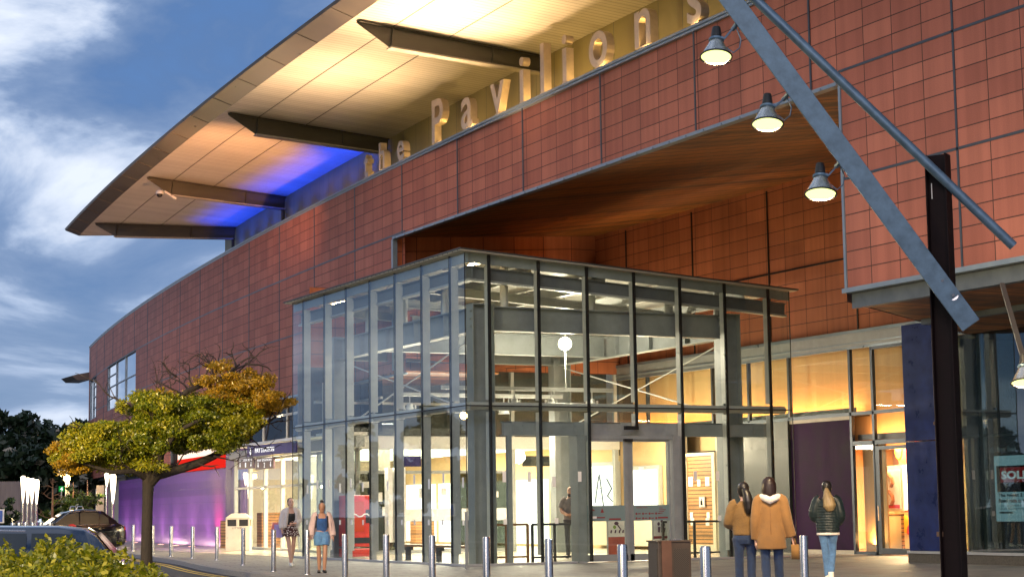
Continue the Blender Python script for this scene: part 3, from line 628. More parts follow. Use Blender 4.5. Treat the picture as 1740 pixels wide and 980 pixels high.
# lights of the mall
lamp('AREA', 'mall ceiling light', (7.5, 21, 3.5), 1300, (1, .86, .66), aim=(7.5, 21, 0), shape='RECTANGLE', size=8, size_y=12)
lamp('AREA', 'lobby light', (5.5, 12.6, 3.7), 650, (1, .85, .62), aim=(5.5, 8, 0), shape='RECTANGLE', size=8, size_y=.8)
lamp('AREA', 'lobby light', (4.6, 6.5, 4.6), 420, (1, .86, .64), aim=(4.6, 6.5, 0), shape='RECTANGLE', size=5, size_y=.2)
lamp('POINT', 'lobby light', (10.8, 9.5, 3.3), 330, (1, .80, .52), shadow_soft_size=.25)
# ------------------------------------------------------------------ glass pavilion
PAV = thing('glass_pavilion', 'glass and steel entrance pavilion with tall fins in front of the tiled wall', 'pavilion')
def zr(x): return 7.95 - .062 * x
def ibeam(mb, p, q, dep, wid, up=(0, 0, 1), tw=.02, tf=.03):
    p, q = np.array(p, float), np.array(q, float); d = nrm(q - p); u = np.array(up, float); sdv = nrm(np.cross(d, u)); u = np.cross(sdv, d); c = (p + q) / 2; h = (q - p) / 2
    mb.obox(c, h, sdv * tw / 2, u * (dep / 2 - tf))
    for s_ in (-1, 1): mb.obox(c + u * s_ * (dep / 2 - tf / 2), h, sdv * wid / 2, u * tf / 2)
LB = [.98, 2.79, 4.61, 6.43, 8.25, 10.02, 11.84]; RB = [.69, 2.113, 3.536, 4.96, 6.383, 7.806, 9.23]
LPAN = [0] + LB + [12.72]; RPAN = [0] + RB + [9.92]
def stickers(axis, s0, s1, n, parent, kind):
    for z, sz in ((2.08, (.10, .26)), (1.02, (.10, .14))):
        for i in range(n):
            if random.random() < .2: continue
            c = s0 + (s1 - s0) * (i + .5) / n + random.uniform(-.05, .05); zz_ = z + random.choice((0, 0, -.13)) * (sz[1] > .2)
            mb = MB()
            if axis == 'L': mb.box(-.012, -.008, c - sz[0] / 2, c + sz[0] / 2, zz_, zz_ + sz[1])
            else: mb.box(c - sz[0] / 2, c + sz[0] / 2, -.012, -.008, zz_, zz_ + sz[1])
            mb.build('glass_sticker', M_PAPER, parent)
for i in range(8):
    y0, y1 = LPAN[i] + .015, LPAN[i + 1] - .015
    MB().box(-.006, .006, y0, y1, 4.015, zr(0) - .08).build('glass_pane', M_GLASSL, PAV)
    p = MB().box(-.006, .006, y0, y1, .06, 3.985).build('glass_pane', M_GLASSL, PAV)
    if i < 7: stickers('L', y0, y1, 2, p, 0)
for i in range(8):
    x0, x1 = RPAN[i] + .012, RPAN[i + 1] - .012
    mb = MB(); mb.add([(x0, -.006, 4.015), (x1, -.006, 4.015), (x1, .006, 4.015), (x0, .006, 4.015), (x0, -.006, zr(x0) - .08), (x1, -.006, zr(x1) - .08), (x1, .006, zr(x1) - .08), (x0, .006, zr(x0) - .08)], [(0, 3, 2, 1), (4, 5, 6, 7), (0, 1, 5, 4), (1, 2, 6, 5), (2, 3, 7, 6), (3, 0, 4, 7)])
    mb.build('glass_pane', M_GLASS, PAV)
    p = MB().box(x0, x1, -.006, .006, 3.66 if i in (3, 4) else .06, 3.985).build('glass_pane', M_GLASS, PAV)
    if i in (1, 2, 5): stickers('R', x0, x1, 2, p, 0)
# fins, each with its black seal and bolts
for y in LB:
    mb = MB(); mb.box(.035, .27, y - .012, y + .012, .28, 3.86); mb.box(.035, .27, y - .012, y + .012, 4.16, 7.62); mb.box(.07, .2, y - .03, y + .03, .03, .3)
    for z in (.42, .62, 1.6, 2.5, 3.5, 3.72, 4.3, 4.52, 5.5, 6.5, 7.2): bolt(mb, (.15, y - .012, z), (0, -1, 0), .024, .012)
    f_ = mb.build('glass_fin', M_STEELL, PAV); MB().box(.007, .045, y - .032, y + .032, .05, zr(0) - .06).build('black_seal', M_BLACK, f_)
for i, x in enumerate(RB):
    b0 = 3.5 if i == 3 else .04
    mb = MB(); mb.box(x - .014, x + .014, .035, .27, max(.24, b0), 3.86); mb.box(x - .014, x + .014, .035, .27, 4.16, zr(x) - .3)
    for z in (.42, .62, 1.6, 2.5, 3.72, 4.3, 4.52, 5.5, 6.5, 7.0):
        if z > b0: bolt(mb, (x - .014, .15, z), (-1, 0, 0), .024, .012)
    f_ = mb.build('glass_fin', M_STEELL, PAV); MB().box(x - .04, x + .04, .007, .045, b0, zr(x) - .06).build('black_seal', M_BLACK, f_)
# transom tube and joint line
mb = MB(); mb.tube([(.17, .16, 4.0), (.17, 12.7, 4.0)], .105, 12); mb.tube([(.17, .17, 4.0), (9.75, .17, 4.0)], .105, 12)
for y in LB: mb.box(.05, .28, y - .1, y + .1, 3.88, 4.12)
mb.build('transom', M_STEELL, PAV, smooth='auto')
mb = MB(); mb.box(-.008, .01, 0, 12.72, 3.985, 4.015); mb.box(0, 9.92, -.008, .01, 3.985, 4.015); mb.box(-.01, .01, 0, .02, .05, zr(0) - .08); mb.box(-.008, .012, 12.70, 12.72, .05, 7.9); mb.box(9.90, 9.92, -.008, .01, .05, 7.3)
mb.build('glass_joint', M_BLACK, PAV)
mb = MB(); mb.box(-.02, .12, 0, 12.72, .004, .06); mb.box(0, 3.1, -.02, .12, .004, .06); mb.box(6.3, 9.92, -.02, .12, .004, .06); mb.build('base_channel', M_SILL, PAV)
# roof
mb = MB()
def slab(mb, x0, x1, y0, y1, d0, d1): mb.add([(x0, y0, zr(x0) + d0), (x1, y0, zr(x1) + d0), (x1, y1, zr(x1) + d0), (x0, y1, zr(x0) + d0), (x0, y0, zr(x0) + d1), (x1, y0, zr(x1) + d1), (x1, y1, zr(x1) + d1), (x0, y1, zr(x0) + d1)], [(0, 3, 2, 1), (4, 5, 6, 7), (0, 1, 5, 4), (1, 2, 6, 5), (2, 3, 7, 6), (3, 0, 4, 7)])
slab(mb, -.24, 10.08, -.24, 12.95, -.03, .0); RF = mb.build('roof', M_DARK, PAV)
mb = MB(); slab(mb, -.2, 10.04, -.2, 12.93, -.06, -.034); mb.build('roof_deck', linesm('ribbed roof deck', (.40, .39, .36), 'Y', .30, .03, (.14, .14, .13), .5, .1, .2, 2), RF)
mb = MB(); slab(mb, .10, .14, .05, 12.9, -.30, -.062); slab(mb, .14, 10.0, .10, .14, -.30, -.062); mb.build('roof_edge_plate', M_STEEL, RF)
mb = MB()
ibeam(mb, (.32, .2, zr(.3) - .52), (.32, 12.8, zr(.3) - .52), .34, .16); ibeam(mb, (.2, .36, zr(.2) - .52), (10., .36, zr(10) - .52), .34, .16)
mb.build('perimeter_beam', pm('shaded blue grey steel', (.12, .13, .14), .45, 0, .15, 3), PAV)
mb = MB()
for x in (.32,): ibeam(mb, (x, .2, zr(x) - .705), (x, 12.8, zr(x) - .705), .05, .2)
ibeam(mb, (.2, .36, zr(.2) - .705), (10., .36, zr(10) - .705), .05, .2); mb.build('beam_flange', M_STEELL, PAV)
for x in (2.1, 4.3, 6.5, 8.7):
    mb = MB(); ibeam(mb, (x, .4, zr(x) - .30), (x, 12.8, zr(x) - .30), .34, .16); mb.build('purlin', M_STEELL, PAV)
for y in (3.4, 6.5, 9.7):
    mb = MB(); ibeam(mb, (.4, y, zr(.4) - .58), (9.9, y, zr(9.9) - .58), .24, .14); mb.build('roof_joist', M_STEELL, PAV)
for y in (1.0, 7.6, 10.9):
    mb = MB(); ibeam(mb, (1.1, y, 6.32), (8.3, y, 6.32), .64, .3); mb.build('main_beam', M_STEEL, PAV)
for x in (.9, 8.5):
    mb = MB(); ibeam(mb, (x, 1.1, 6.32), (x, 10.8, 6.32), .64, .3)
    for y in (3., 5., 7., 9.): mb.box(x - .14, x + .14, y - .01, y + .01, 6.0, 6.6)
    mb.build('main_beam', M_STEEL, PAV)
for x, y in ((.9, 1.), (8.5, 1.), (8.5, 10.9), (.9, 10.9)):
    mb = MB(); ibeam(mb, (x, y, .0), (x, y, 6.66), .62, .40, up=(1, 0, 0)); mb.box(x - .32, x + .32, y - .21, y + .21, 6.66, 6.69)
    for z in (6.1, 6.25, 6.4, 6.55):
        for dx in (-.08, .08): bolt(mb, (x + dx, y - .012, z), (0, -1, 0), .024, .015)
    for z in (6.1, 6.3, 6.5): mb.tube([(x - .32, y - .1, z), (x - .345, y - .1, z)], .024, 8)
    mb.build('column', M_STEEL, PAV)
mb = MB()
for x, y in ((1.6, 1.), (4.2, 1.), (6.6, 1.), (8.2, 1.), (.9, 3.2), (.9, 6), (.9, 8.6), (8.5, 4), (8.5, 8)): mb.tube([(x, y, 6.64), (x, y, zr(x) - .12)], .11, 12)
mb.build('roof_stub', M_STEELL, PAV, smooth='auto')
for p, q in (((8.5, 1.3, 5.9), (8.5, 10.6, 3.9)), ((8.5, 1.3, 3.9), (8.5, 10.6, 5.9)), ((.9, 1.3, 5.9), (.9, 10.6, 3.9)), ((.9, 1.3, 3.9), (.9, 10.6, 5.9))):
    MB().tube([p, q], .022, 8).build('tie_rod', M_STEELL, PAV)
# door beam and sliding doors
mb = MB(); ibeam(mb, (1.2, .42, 3.45), (9.3, .42, 3.45), .36, .18); mb.box(1.2, 9.3, .33, .345, 3.30, 3.62)
for x in (1.6, 3.4, 4.8, 6.2, 9.0): mb.box(x - .16, x + .16, .31, .328, 3.3, 3.62)
for x in (1.5, 1.75, 3.3, 6.1, 8.8): 
    for z in (3.36, 3.54): bolt(mb, (x, .31, z), (0, -1, 0), .03, .015)
mb.build('door_beam', M_STEEL, PAV)
for q in ((3.18, 3.42, .05, .45), (6.08, 6.3, .05, .45), (6.32, 6.62, .3, .42), (1.3, 1.42, .3, .42)): MB().box(*q, 0, 3.27).build('door_post', M_STEEL, PAV)
MB().box(3.43, 6.08, .12, .3, 3.18, 3.27).build('door_head', M_STEEL, PAV)
M_BAND = pm('grey green glass film', (.17, .24, .25), .5, 0, .06, 2)
for x0, x1, st in ((3.44, 4.74, 0), (4.75, 6.06, 1)):
    mb = MB(); y0, y1 = (.14, .19) if st == 0 else (.20, .25)
    mb.box(x0, x0 + (.05 if st == 0 else .17), y0, y1, .02, 3.18); mb.box(x1 - (.12 if st == 0 else .05), x1, y0, y1, .02, 3.18); mb.box(x0 + .05, x1 - .05, y0, y1, .03, .20); mb.box(x0 + .05, x1 - .05, y0, y1, 3.12, 3.18)
    D = mb.build('sliding_door', M_STEEL, PAV); MB().box(x0 + .05, x1 - .05, y0 + .02, y0 + .03, .2, 3.12).build('pane', M_GLASS, D)
    MB().box(x0 + .05, x1 - .05, y0 + .008, y0 + .014, 1.06, 1.46).build('film_band', M_BAND, D)
    mb = MB()
    if st:
        put_text(mb, 'Opening Hours', .09, (x0 + .25, y0 + .006, 1.37), EX, EZ, -EY, .002, fit=(.34, .06))
        for i in range(4):
            for z in (1.12, 1.24): mb.tube([(x0 + .25 + i * .2, y0 + .007, z), (x0 + .25 + i * .2, y0 + .003, z)], .03, 10); mb.box(x0 + .30 + i * .2, x0 + .38 + i * .2, y0 + .004, y0 + .007, z - .012, z + .012)
        mb.box(x1 - .40, x1 - .10, y0 + .003, y0 + .007, 1.11, 1.15)
        for k in range(4): mb.box(x1 - .36, x1 - .36 + .1 + .05 * (k % 3), y0 + .004, y0 + .007, 1.24 + k * .045, 1.255 + k * .045)
    else:
        mb.add([(x0 + .12, y0 + .006, 1.33), (x0 + .30, y0 + .006, 1.33), (x0 + .2, y0 + .006, 1.38)], [(0, 1, 2)]); mb.add([(x0 + .45, y0 + .006, 1.28), (x0 + .55, y0 + .006, 1.28), (x0 + .5, y0 + .006, 1.40)], [(0, 1, 2)])
        mb.box(x0 + .33, x0 + .58, y0 + .003, y0 + .007, 1.14, 1.17); mb.box(x0 + .7, x0 + 1.05, y0 + .003, y0 + .007, 1.09, 1.13)
    mb.build('film_print', pm('dark red print', (.22, .03, .035), .6, 0, .1), D)
    if not st: MB().box(x0 + .1, x0 + .33, y0 + .003, y0 + .007, 1.13, 1.19).build('film_print', M_PAPER, D)
mb = MB(); mb.box(4.55, 4.95, -.10, .0, 3.42, 3.52); mb.box(4.60, 4.85, .05, .14, 3.12, 3.19); mb.build('door_sensor', M_BLACK, PAV)
lamp('POINT', 'pavilion lamp', (5.54, 4.9, 5.80), 420, (1, .86, .64), shadow_soft_size=.16)
# pendant and lighting rail
t = thing('pendant_lamp', 'large glowing pendant lamp hanging high inside the glass pavilion', 'pendant lamp', (5.54, 5, 6.13))
MB().ball((0, 0, 0), .19).build('bulb', M_BULB, t, smooth=True, local=True); mb = MB(); mb.tube([(0, 0, .16), (0, 0, zr(5.5) - 6.2)], .012, 6); mb.tube([(0, 0, -.16), (0, 0, -1.28)], .014, 6); mb.build('rod', M_STEELL, t, local=True)
t = thing('lighting_rail', 'pale horizontal rail carrying stage spotlights inside the glass pavilion', 'lighting rail', (4.5, 5, 4.8))
mb = MB(); mb.box(-2.9, 2.6, -.05, .05, -.05, .06); mb.box(-2.9, 2.6, 3.1, 3.2, -.05, .06); mb.build('rail', M_STEELL, t, local=True)
for i, (dx, dy, on) in enumerate(((-2.5, 3.15, 0), (-1.9, 0, 0), (-.62, 0, 0), (.56, 0, 1), (1.9, 0, 0), (-.9, 3.15, 0), (.6, 3.15, 0))):
    mb = MB(); mb.tube([(dx, dy, -.05), (dx, dy, -.28)], .018, 6); mb.lathe([(.02, -.25), (.09, -.28), (.10, -.36), (.17, -.52), (.18, -.54)], (dx, dy, 0), 16); mb.box(dx - .2, dx - .16, dy - .02, dy + .02, -.45, -.3); mb.box(dx + .16, dx + .2, dy - .02, dy + .02, -.45, -.3)
    s_ = mb.build('spotlight', M_STEELL, t, local=True); MB().lathe([(.001, -.52), (.165, -.52)], (dx, dy, 0), 16).build('lens', M_BULB if on else M_LBOX, s_, local=True)
t = thing('globe_lamp', 'small round glowing globe lamp at the near glass corner above door height', 'lamp', Xp(788, 706, 1.2))
MB().ball((0, 0, 0), .10).build('globe', em('globe glow', (1, .62, .22), 14), t, smooth=True, local=True); MB().tube([(0, .0, .1), (0, .05, .3), (-.3, .1, .34)], .02, 6).build('bracket', M_DARK, t, local=True)
# bench, vending machine, rails, poster stands
t = thing('bench', 'long timber topped bench with grey legs behind the left glass wall', 'bench', (1.25, 4.6, 0))
MB().box(-.22, .22, -2.7, 2.4, .40, .46).build('seat', M_TIMBER, t, local=True, bevel=.01)
for y in (-2.3, -.1, 2.0):
    mb = MB(); mb.box(-.05, .05, y - .25, y + .25, .3, .40); mb.box(-.06, .06, y - .07, y + .07, 0, .32); mb.build('leg', M_DARK, t, local=True)
t = thing('vending_machine', 'bright red drinks vending machine standing inside beyond the glass fins', 'vending machine', (Yp(612, 880, 10.)[0], 10., .0))
mb = MB(); mb.box(-.42, .42, 0, .7, .35, 1.88); mb.box(-.42, .42, 0, .7, .05, .3); mb.build('cabinet', M_RED, t, local=True, bevel=.03)
MB().box(-.30, .12, -.012, .002, .8, 1.7).build('display_window', em('vending window glow', (1, .10, .02), .55), t, local=True)
mb = MB(); mb.box(.18, .36, -.014, .002, 1.05, 1.45); mb.box(-.3, .3, -.012, .002, .45, .62); mb.build('coin_panel', M_BLACK, t, local=True)
mb = MB(); q = [(-.3 + .085 * i, 1.28 + .05 * math.sin(i * 1.4)) for i in range(8)]; mb.tube([(x, -.02, z) for x, z in q], .022, 6); mb.build('white_wave', M_PAPER, t, local=True)
def rail(name, label, loc, ln, along, mat):
    t = thing(name, label, 'guard rail', loc, 0, 'guard rails inside the pavilion doors'); d = np.array(along, float)
    mb = MB(); mb.bar(EZ * 1.0, d * ln + EZ * 1.0, .06); mb.bar(EZ * .16, d * ln + EZ * .16, .05); mb.build('top_rail', mat, t, local=True)
    for k in (0, .5, 1): MB().bar(d * ln * k, d * ln * k + EZ * 1.0, .06, .06, (0, 1, 0) if d[0] else (1, 0, 0)).build('post', mat, t, local=True)
    mb = MB(); mb.obox(d * ln / 2 + EZ * .58, d * ln / 2 * .97, np.cross(d, EZ) * .005, EZ * .38); mb.build('pane', M_GLASS, t, local=True)
rail('guard_rail', 'timber framed guard rail just inside the pavilion near the corner column', (1.3, 1.7, 0), 1.25, (1, 0, 0), M_TIMBER)
rail('guard_rail', 'dark guard rail left of the sliding doors', (2.2, .75, 0), 1.3, (1, .0, 0), M_DARK)
rail('guard_rail', 'dark guard rail in front of the slatted timber door', (6.4, 1.2, 0), 2.0, (1, 0, 0), M_DARK)
def poster(label, loc, art):
    t = thing('poster_stand', label, 'poster stand', loc, 0, 'poster stands behind the sliding doors')
    MB().box(-.29, .29, 0, .05, 0, 1.2).build('frame', M_STEELL, t, local=True, bevel=.006); MB().box(-.26, .26, -.006, -.001, .62 if art == 0 else .40, 1.16).build('sheet', M_PAPER, t, local=True)
    mb = MB(); mc = MB()
    if art == 0:
        MB().box(-.26, .26, -.006, -.001, .05, .61).build('lower_sheet', pm('brick red print', (.45, .10, .07), .6), t, local=True)
        mb.ball((0, -.006, .98), .07, .004, .05); mb.tube([(.02, -.008, .95), (.08, -.008, .88), (.14, -.008, .80)], .018, 6)
        mc.ball((-.06, -.006, .88), .05, .004, .05)
        for x in (-.18, -.05, .08, .19): mb.tube([(x, -.008, .72), (x + .02, -.008, .80)], .022, 6)
    else:
        for x, h in ((-.1, .95), (.0, 1.03), (.06, .92)): mb.tube([(x, -.008, .72), (x + .01, -.008, h - .08)], (.03, .04), 6); mb.ball((x, -.008, h), .04, .005, .05)
        mc.box(-.26, .26, -.008, -.002, .55, .62)
        for x in (-.16, 0, .16): mc.ball((x, -.006, .46), .055, .004, .05)
    mb.build('artwork', pm('dark print', (.10, .05, .09), .6), t, local=True); mc.build('artwork', pm('green print', (.25, .42, .08), .6) if art == 0 else pm('dark red print', (.22, .03, .035), .6), t, local=True)
p = Yp(1048, 925, 2.2); poster('white and brick red poster stand behind the left sliding door', (p[0], 2.2, 0), 0)
p = Yp(1125, 925, 1.8); poster('white poster stand with dark figures behind the right sliding door', (p[0], 1.8, 0), 1)
def lightbox(label, a0, a1, z0, z1, art):
    t = thing('light_box', label, 'light box', (12.40, (a0 + a1) / 2, z0), 0, 'light boxes on the ochre mall wall')
    w_ = (a1 - a0) / 2; h = z1 - z0
    mb = MB(); mb.box(-.06, .08, -w_ - .12, w_ + .12, -.12, h + .14); mb.build('frame', M_STEELL, t, local=True)
    MB().box(-.075, -.061, -w_, w_, 0, h).build('lit_face', M_LBOX, t, local=True)
    if art:
        mb = MB()
        for q in ([(-.5, .25), (-.2, 1.2)], [(.1, .15), (-.15, 1.25)], [(-.4, .8), (.0, .75)], [(-.45, .45), (.08, .4)], [(.35, 1.1), (.7, .75)], [(.7, .75), (.4, .5)], [(.4, .5), (.75, .3)]): mb.bar((-.085, -q[0][0], q[0][1]), (-.085, -q[1][0], q[1][1]), .02, .09, EX)
        mb.build('brush_stroke', M_TRIMD, t, local=True)
    else:
        MB().box(-.10, -.05, -.14, .14, h + .02, h + .10).build('name_plate', M_PAPER, t, local=True)
lightbox('white light box with dark brush strokes on the ochre wall', 14.1, 15.9, 1.32, 2.86, 1)
lightbox('plain glowing white light box seen through the right sliding door', 11.3, 13.3, 1.25, 2.66, 0)
MB_ = MB(); MB_.box(11.9, 12.4, 10.3, 15.6, .12, 1.0); t = tag(MB_.build('display_counter', M_CREAM, loc=(12.1, 12.6, .014), bevel=.02), 'long pale counter below the light boxes inside the mall', 'counter')
t = thing('wall_sign', 'small square door sign on the slatted timber door', 'sign', (12.33, 8.55, 1.38)); MB().box(0, .03, -.17, .17, 0, .34).build('plate', M_STEELL, t, local=True); mb = MB(); mb.box(-.005, 0, -.13, .13, .04, .30); pl = mb.build('face', M_WHITE, t, local=True); mb = MB(); mb.ball((-.006, 0, .245), .004, .03, .035); mb.tube([(-.006, 0, .21), (-.006, 0, .07)], .045, 8); mb.build('figure', M_BLACK, t, local=True)
# ------------------------------------------------------------------ rooftop letters
LT = thing('rooftop_sign', 'row of silvery freestanding letters reading the Pavilions along the parapet', 'sign', (2.5, 3, 12.05))
CAPH = 1.36
for ch, px, py in (('t', 627, 300), ('h', 654, 290), ('e', 686, 275), ('P', 749, 250), ('a', 799, 225), ('v', 851, 204), ('i', 893, 190), ('l', 928, 165), ('i', 966, 145), ('o', 1023, 122), ('n', 1099, 92), ('s', 1187, 50)):
    lx = 2.6
    for _ in range(20): p = Xp(px, py, lx); lx = xf(p[1]) + .46
    ch_h = .90 if px < 700 else CAPH
    vs, fs = text_geo(ch, ch_h / .729, .22, bevel=.0, res=8, bold=.022)
    lo, hi = vs.min(0), vs.max(0); vs = vs - np.array([(lo[0] + hi[0]) / 2, 0, 0]); wd = hi[0] - lo[0]
    vs[:, 0] *= {'t': .8, 'h': .9, 'i': 1.0, 'l': 1.0, 'P': .95, 'v': 1.0}.get(ch, .98)
    mb = MB(); mb.add([np.array([lx, p[1], 12.31]) - EY * a + EZ * b - EX * c for a, b, c in vs], fs)
    lt = mb.build('letter', M_BRASS, LT); lt.data.name = 'letter'
    mb = MB(); mb.box(lx - .1, lx + .1, p[1] - .16, p[1] + .16, 12.06, 12.30); mb.build('letter_foot', M_BRASS, lt)
for a in (12.5, 11.3, 9.7, 7.4, 5.1, 2.9, 1.3, .1, -1.3, -2.8, -4.9, -7.2):
    lamp('POINT', 'letter uplight', (xf(a) + .30, a - .25, 12.13), 14 if a < 9 else 8, (1, .62, .18), shadow_soft_size=.03); lamp('POINT', 'letter uplight', (xf(a) + .85, a, 12.13), 16 if a < 9 else 4, (1, .58, .14), shadow_soft_size=.03)
# floodlights on the pavilion roof throw their light up on the canopy; a blue lamp washes its far end
for a0, a1, e_, t_ in ((.2, 4.6, 2700, -.45), (4.9, 12.2, 1500, .12)):
    strip_light('canopy floodlight', (1.0, (a0 + a1) / 2, 8.02), a1 - a0, .12, (-.30, t_, 1), e_ * .30, (1, .64, .33), spread=R(74))
lamp('SPOT', 'canopy floodlight', (.2, 12.4, 8.15), 9500, (1, .44, .17), aim=(-.6, 24, 14.4), spot_size=R(60), spot_blend=.9, shadow_soft_size=.2)
for a in (16.9, 18.8, 20.7, 22.6, 24.5, 26.4, 29., 31., 33., 35.): lamp('SPOT', 'blue wash light', (xf(a) + .75, a, 12.15), 250, (.012, .070, 1), aim=(xf(a) + 1.0, a + .1, 14.2), spot_size=R(98), spot_blend=.9, shadow_soft_size=.15)
# ------------------------------------------------------------------ signs of the pay station
SGX = -.95
t = thing('hanging_sign', 'long purple PAY STATION sign hung under the white canopy', 'sign', (xf(20) - .9, 20, 3.4))
MB().box(xf(20) - .98, xf(20) - .92, 17.6, 22.75, 3.42, 3.80).build('panel', M_SIGNP, t)
mb = MB(); X = xf(20) - .985; put_text(mb, 'PAY STATION', .3, (X, 21.85, 3.53), -EY, EZ, -EX, .004, fit=(2.05, .17), bold=.006); mb.prism(arrow_poly(0, 0, .34, .31), (X, 22.35, 3.46), -EY, EZ, -EX, .004); mb.build('lettering', M_LETW, t)
mb = MB()
for a in (18.2, 22.2): mb.box(xf(20) - .96, xf(20) - .94, a - .02, a + .02, 3.80, 3.83)
mb.build('hanger', M_DARK, t)
for num, px0, px1, a_lab in (('1', 411, 431, 'smaller purple sign PAY STATION 1 beside the dark purple wall'), ('2', 434, 465, 'smaller purple sign PAY STATION 2 right of its twin')):
    p0, p1 = Xp(px0, 779, 3.0), Xp(px1, 795, 3.0); t = thing('hanging_sign', a_lab, 'sign', (3.0, (p0[1] + p1[1]) / 2, p1[2])); y0, y1 = p0[1] + (.5 if num == '1' else 0), p1[1]; z0, z1 = p1[2], p1[2] + .42
    MB().box(3.0, 3.05, y1, y0, z0, z1).build('panel', pm('plum sign face', (.06, .025, .07), .4), t)
    mb = MB(); W_ = y0 - y1; put_text(mb, 'PAY STATION', .1, (2.995, y0 - .12 * W_, z1 - .13), -EY, EZ, -EX, .004, fit=(W_ * .76, .085)); put_text(mb, num, .2, (2.995, (y0 + y1) / 2 + .06, z0 + .06), -EY, EZ, -EX, .004, fit=(.13, .18))
    for s_ in (.16, .84): mb.prism(arrow_poly(0, 0, .17, .2), (2.995, y0 - W_ * s_, z0 + .06), -EY, EZ, -EX, .004)
    mb.build('lettering', M_LETW, t); mb = MB(); mb.box(3.02, 3.03, y0 - .2, y0 - .18, z1, 3.83); mb.box(3.02, 3.03, y1 + .18, y1 + .2, z1, 3.83); mb.build('hanger', M_DARK, t)
t = thing('tube_light', 'short bright tube light glowing just above the second pay station sign', 'light', (2.5, 22.8, 3.55)); MB().tube([(0, -.9, 0), (0, .5, 0)], .05, 8).build('tube', em('tube glow', (1, .62, .18), 9), t, local=True); MB().box(-.06, .06, -1, .6, .05, .1).build('housing', M_STEELL, t, local=True)
t = thing('shop_sign', 'white shop sign with a red lower band above the purple painted wall', 'sign', (4.2, 38, 3.3))
sweep(MB(), 31.9, 41.6, .28, .40, 3.28, 3.86).build('red_band', em('lit red band', (.75, .02, .012), .75), t); sweep(MB(), 31.9, 41.6, .30, .42, 3.862, 5.1).build('white_field', em('lit white field', (1, .72, .55), 1.1), t)
mb = MB(); mb.ball((xf(38) + .27, 39.6, 4.7), .02, .8, .35); mb.build('red_emblem', pm('sign red', (.5, .01, .02), .4), t)
mb = MB()
for i in range(6): mb.bar((xf(36) + .27, 37.6 - i * .8, 4.15), (xf(36) + .27, 37.4 - i * .8, 4.8), .02, .2, EX)
mb.build('lettering', M_SIGNP, t)
t = thing('striped_sign', 'dark sign panel with slanting white strokes above the left end of the purple wall', 'sign', (5.8, 50, 3.5)); sweep(MB(), 41.9, 60, .22, .34, 3.66, 5.6).build('panel', M_BLACK, t)
mb = MB()
for i in range(34):
    a = 58.5 - i * .48; z = 3.8 + (.75 if i % 2 else 0) + random.uniform(-.05, .05); mb.bar((xf(a) + .19, a, z), (xf(a - .12) + .19, a - .12, z + .62), .03, .20, EX)
mb.build('stroke', M_LETW, t)
# wall washers in the pavement
for i, a in enumerate((57.5, 53.5, 49.5, 45.8, 42.2, 38.6, 35.2)):
    t = thing('ground_uplight', ('first', 'second', 'third', 'fourth', 'fifth', 'sixth', 'last')[i] + ' uplight from the left sunk in the paving before the purple wall', 'uplight', (xf(a) - .35, a, 0), 0, 'uplights along the purple wall')
    MB().lathe([(.20, 0), (.20, .012), (.16, .014)], cap=True).build('rim', M_STAIN, t, local=True); MB().lathe([(.001, .018), (.15, .018)]).build('lens', em('uplight lens', (1, .42, .28), 6), t, local=True)
    lamp('SPOT', 'wall wash and fill', (xf(a) - .32, a, .06), 75, (1, .70, .66), aim=(xf(a) + .2, a - .05, 1.5), spot_size=R(125), spot_blend=1., shadow_soft_size=.12)
for a0, a1 in ((32, 41), (41, 50), (50, 60)): strip_light('wall wash and fill', (xf((a0 + a1) / 2) - .42, (a0 + a1) / 2, .05), a1 - a0, .1, (.42, 0, 1), 62, (1, .66, .62))  # strips added to even out the uplights' wash; no such fixtures stand here
lamp('SPOT', 'wall wash and fill', (3.1, 33.2, .1), 420, (1, .10, .14), aim=(xf(33) + .37, 33.2, 1.1), spot_size=R(80), spot_blend=1., shadow_soft_size=.1)
lamp('AREA', 'entrance glow', (4.6, 21.5, 3.2), 700, (1, .70, .34), aim=(4.2, 21.5, 0), size=3)
# ------------------------------------------------------------------ mast with raking beams and floodlights
pb = Dp(1627, 1100, 24.); G0 = np.array([pb[0], pb[1], 0])
VW = nrm(np.array([ray(1600, 860)[0], ray(1600, 860)[1], 0])); VR = np.array([VW[1], -VW[0], 0])
pt = Dp(1598.5, 255, 24.)
t = thing('lighting_mast', 'dark oxblood steel mast with a raking galvanised beam and tube bolted to it', 'mast', G0)
ptop = np.array([G0[0], G0[1], pt[2]])
ang = .32; ua = VR * math.cos(ang) - VW * math.sin(ang); ub = VR * math.sin(ang) + VW * math.cos(ang)
mb = MB(); mb.obox((G0 + ptop) / 2, EZ * ptop[2] / 2, ua * .135, ub * .012)
for s_ in (-1, 1): mb.obox((G0 + ptop) / 2 + ua * s_ * .128, EZ * ptop[2] / 2, ua * .007, ub * .11)
mb.obox(G0 + EZ * .02, EZ * .02, ua * .3, ub * .3)
mb.build('post', M_MAST, t)
MB().obox(G0 + EZ * 5.35 - ub * .016 - ua * .085, EZ * .1, ua * .005, ub * .003).build('label_strip', M_WHITE, t)
b0 = Dp(1650, 553, 23.78); b1 = Dp(1242, 0, 23.78); bt = b1 + (b1 - b0) * .28; dd = nrm(bt - b0); sdv = nrm(np.cross(dd, VW)); 
mb = MB(); mb.obox((b0 + bt) / 2, (bt - b0) / 2, sdv * .128, VW * .035); mb_ = MB(); k_ = G0 - ua * .155; mb_.tube([k_ + EZ * .2, k_ + EZ * 3.6], .018, 8); mb_.obox(k_ + EZ * 1.02, ua * .04, ub * .04, EZ * .03); mb_.obox(k_ + EZ * 2.4, ua * .03, ub * .03, EZ * .02); mb_.build('conduit', pm('brown conduit', (.16, .09, .05), .5, .2, .3, 8), t)
BM = mb.build('raking_beam', M_GALV, t, bevel=.006)
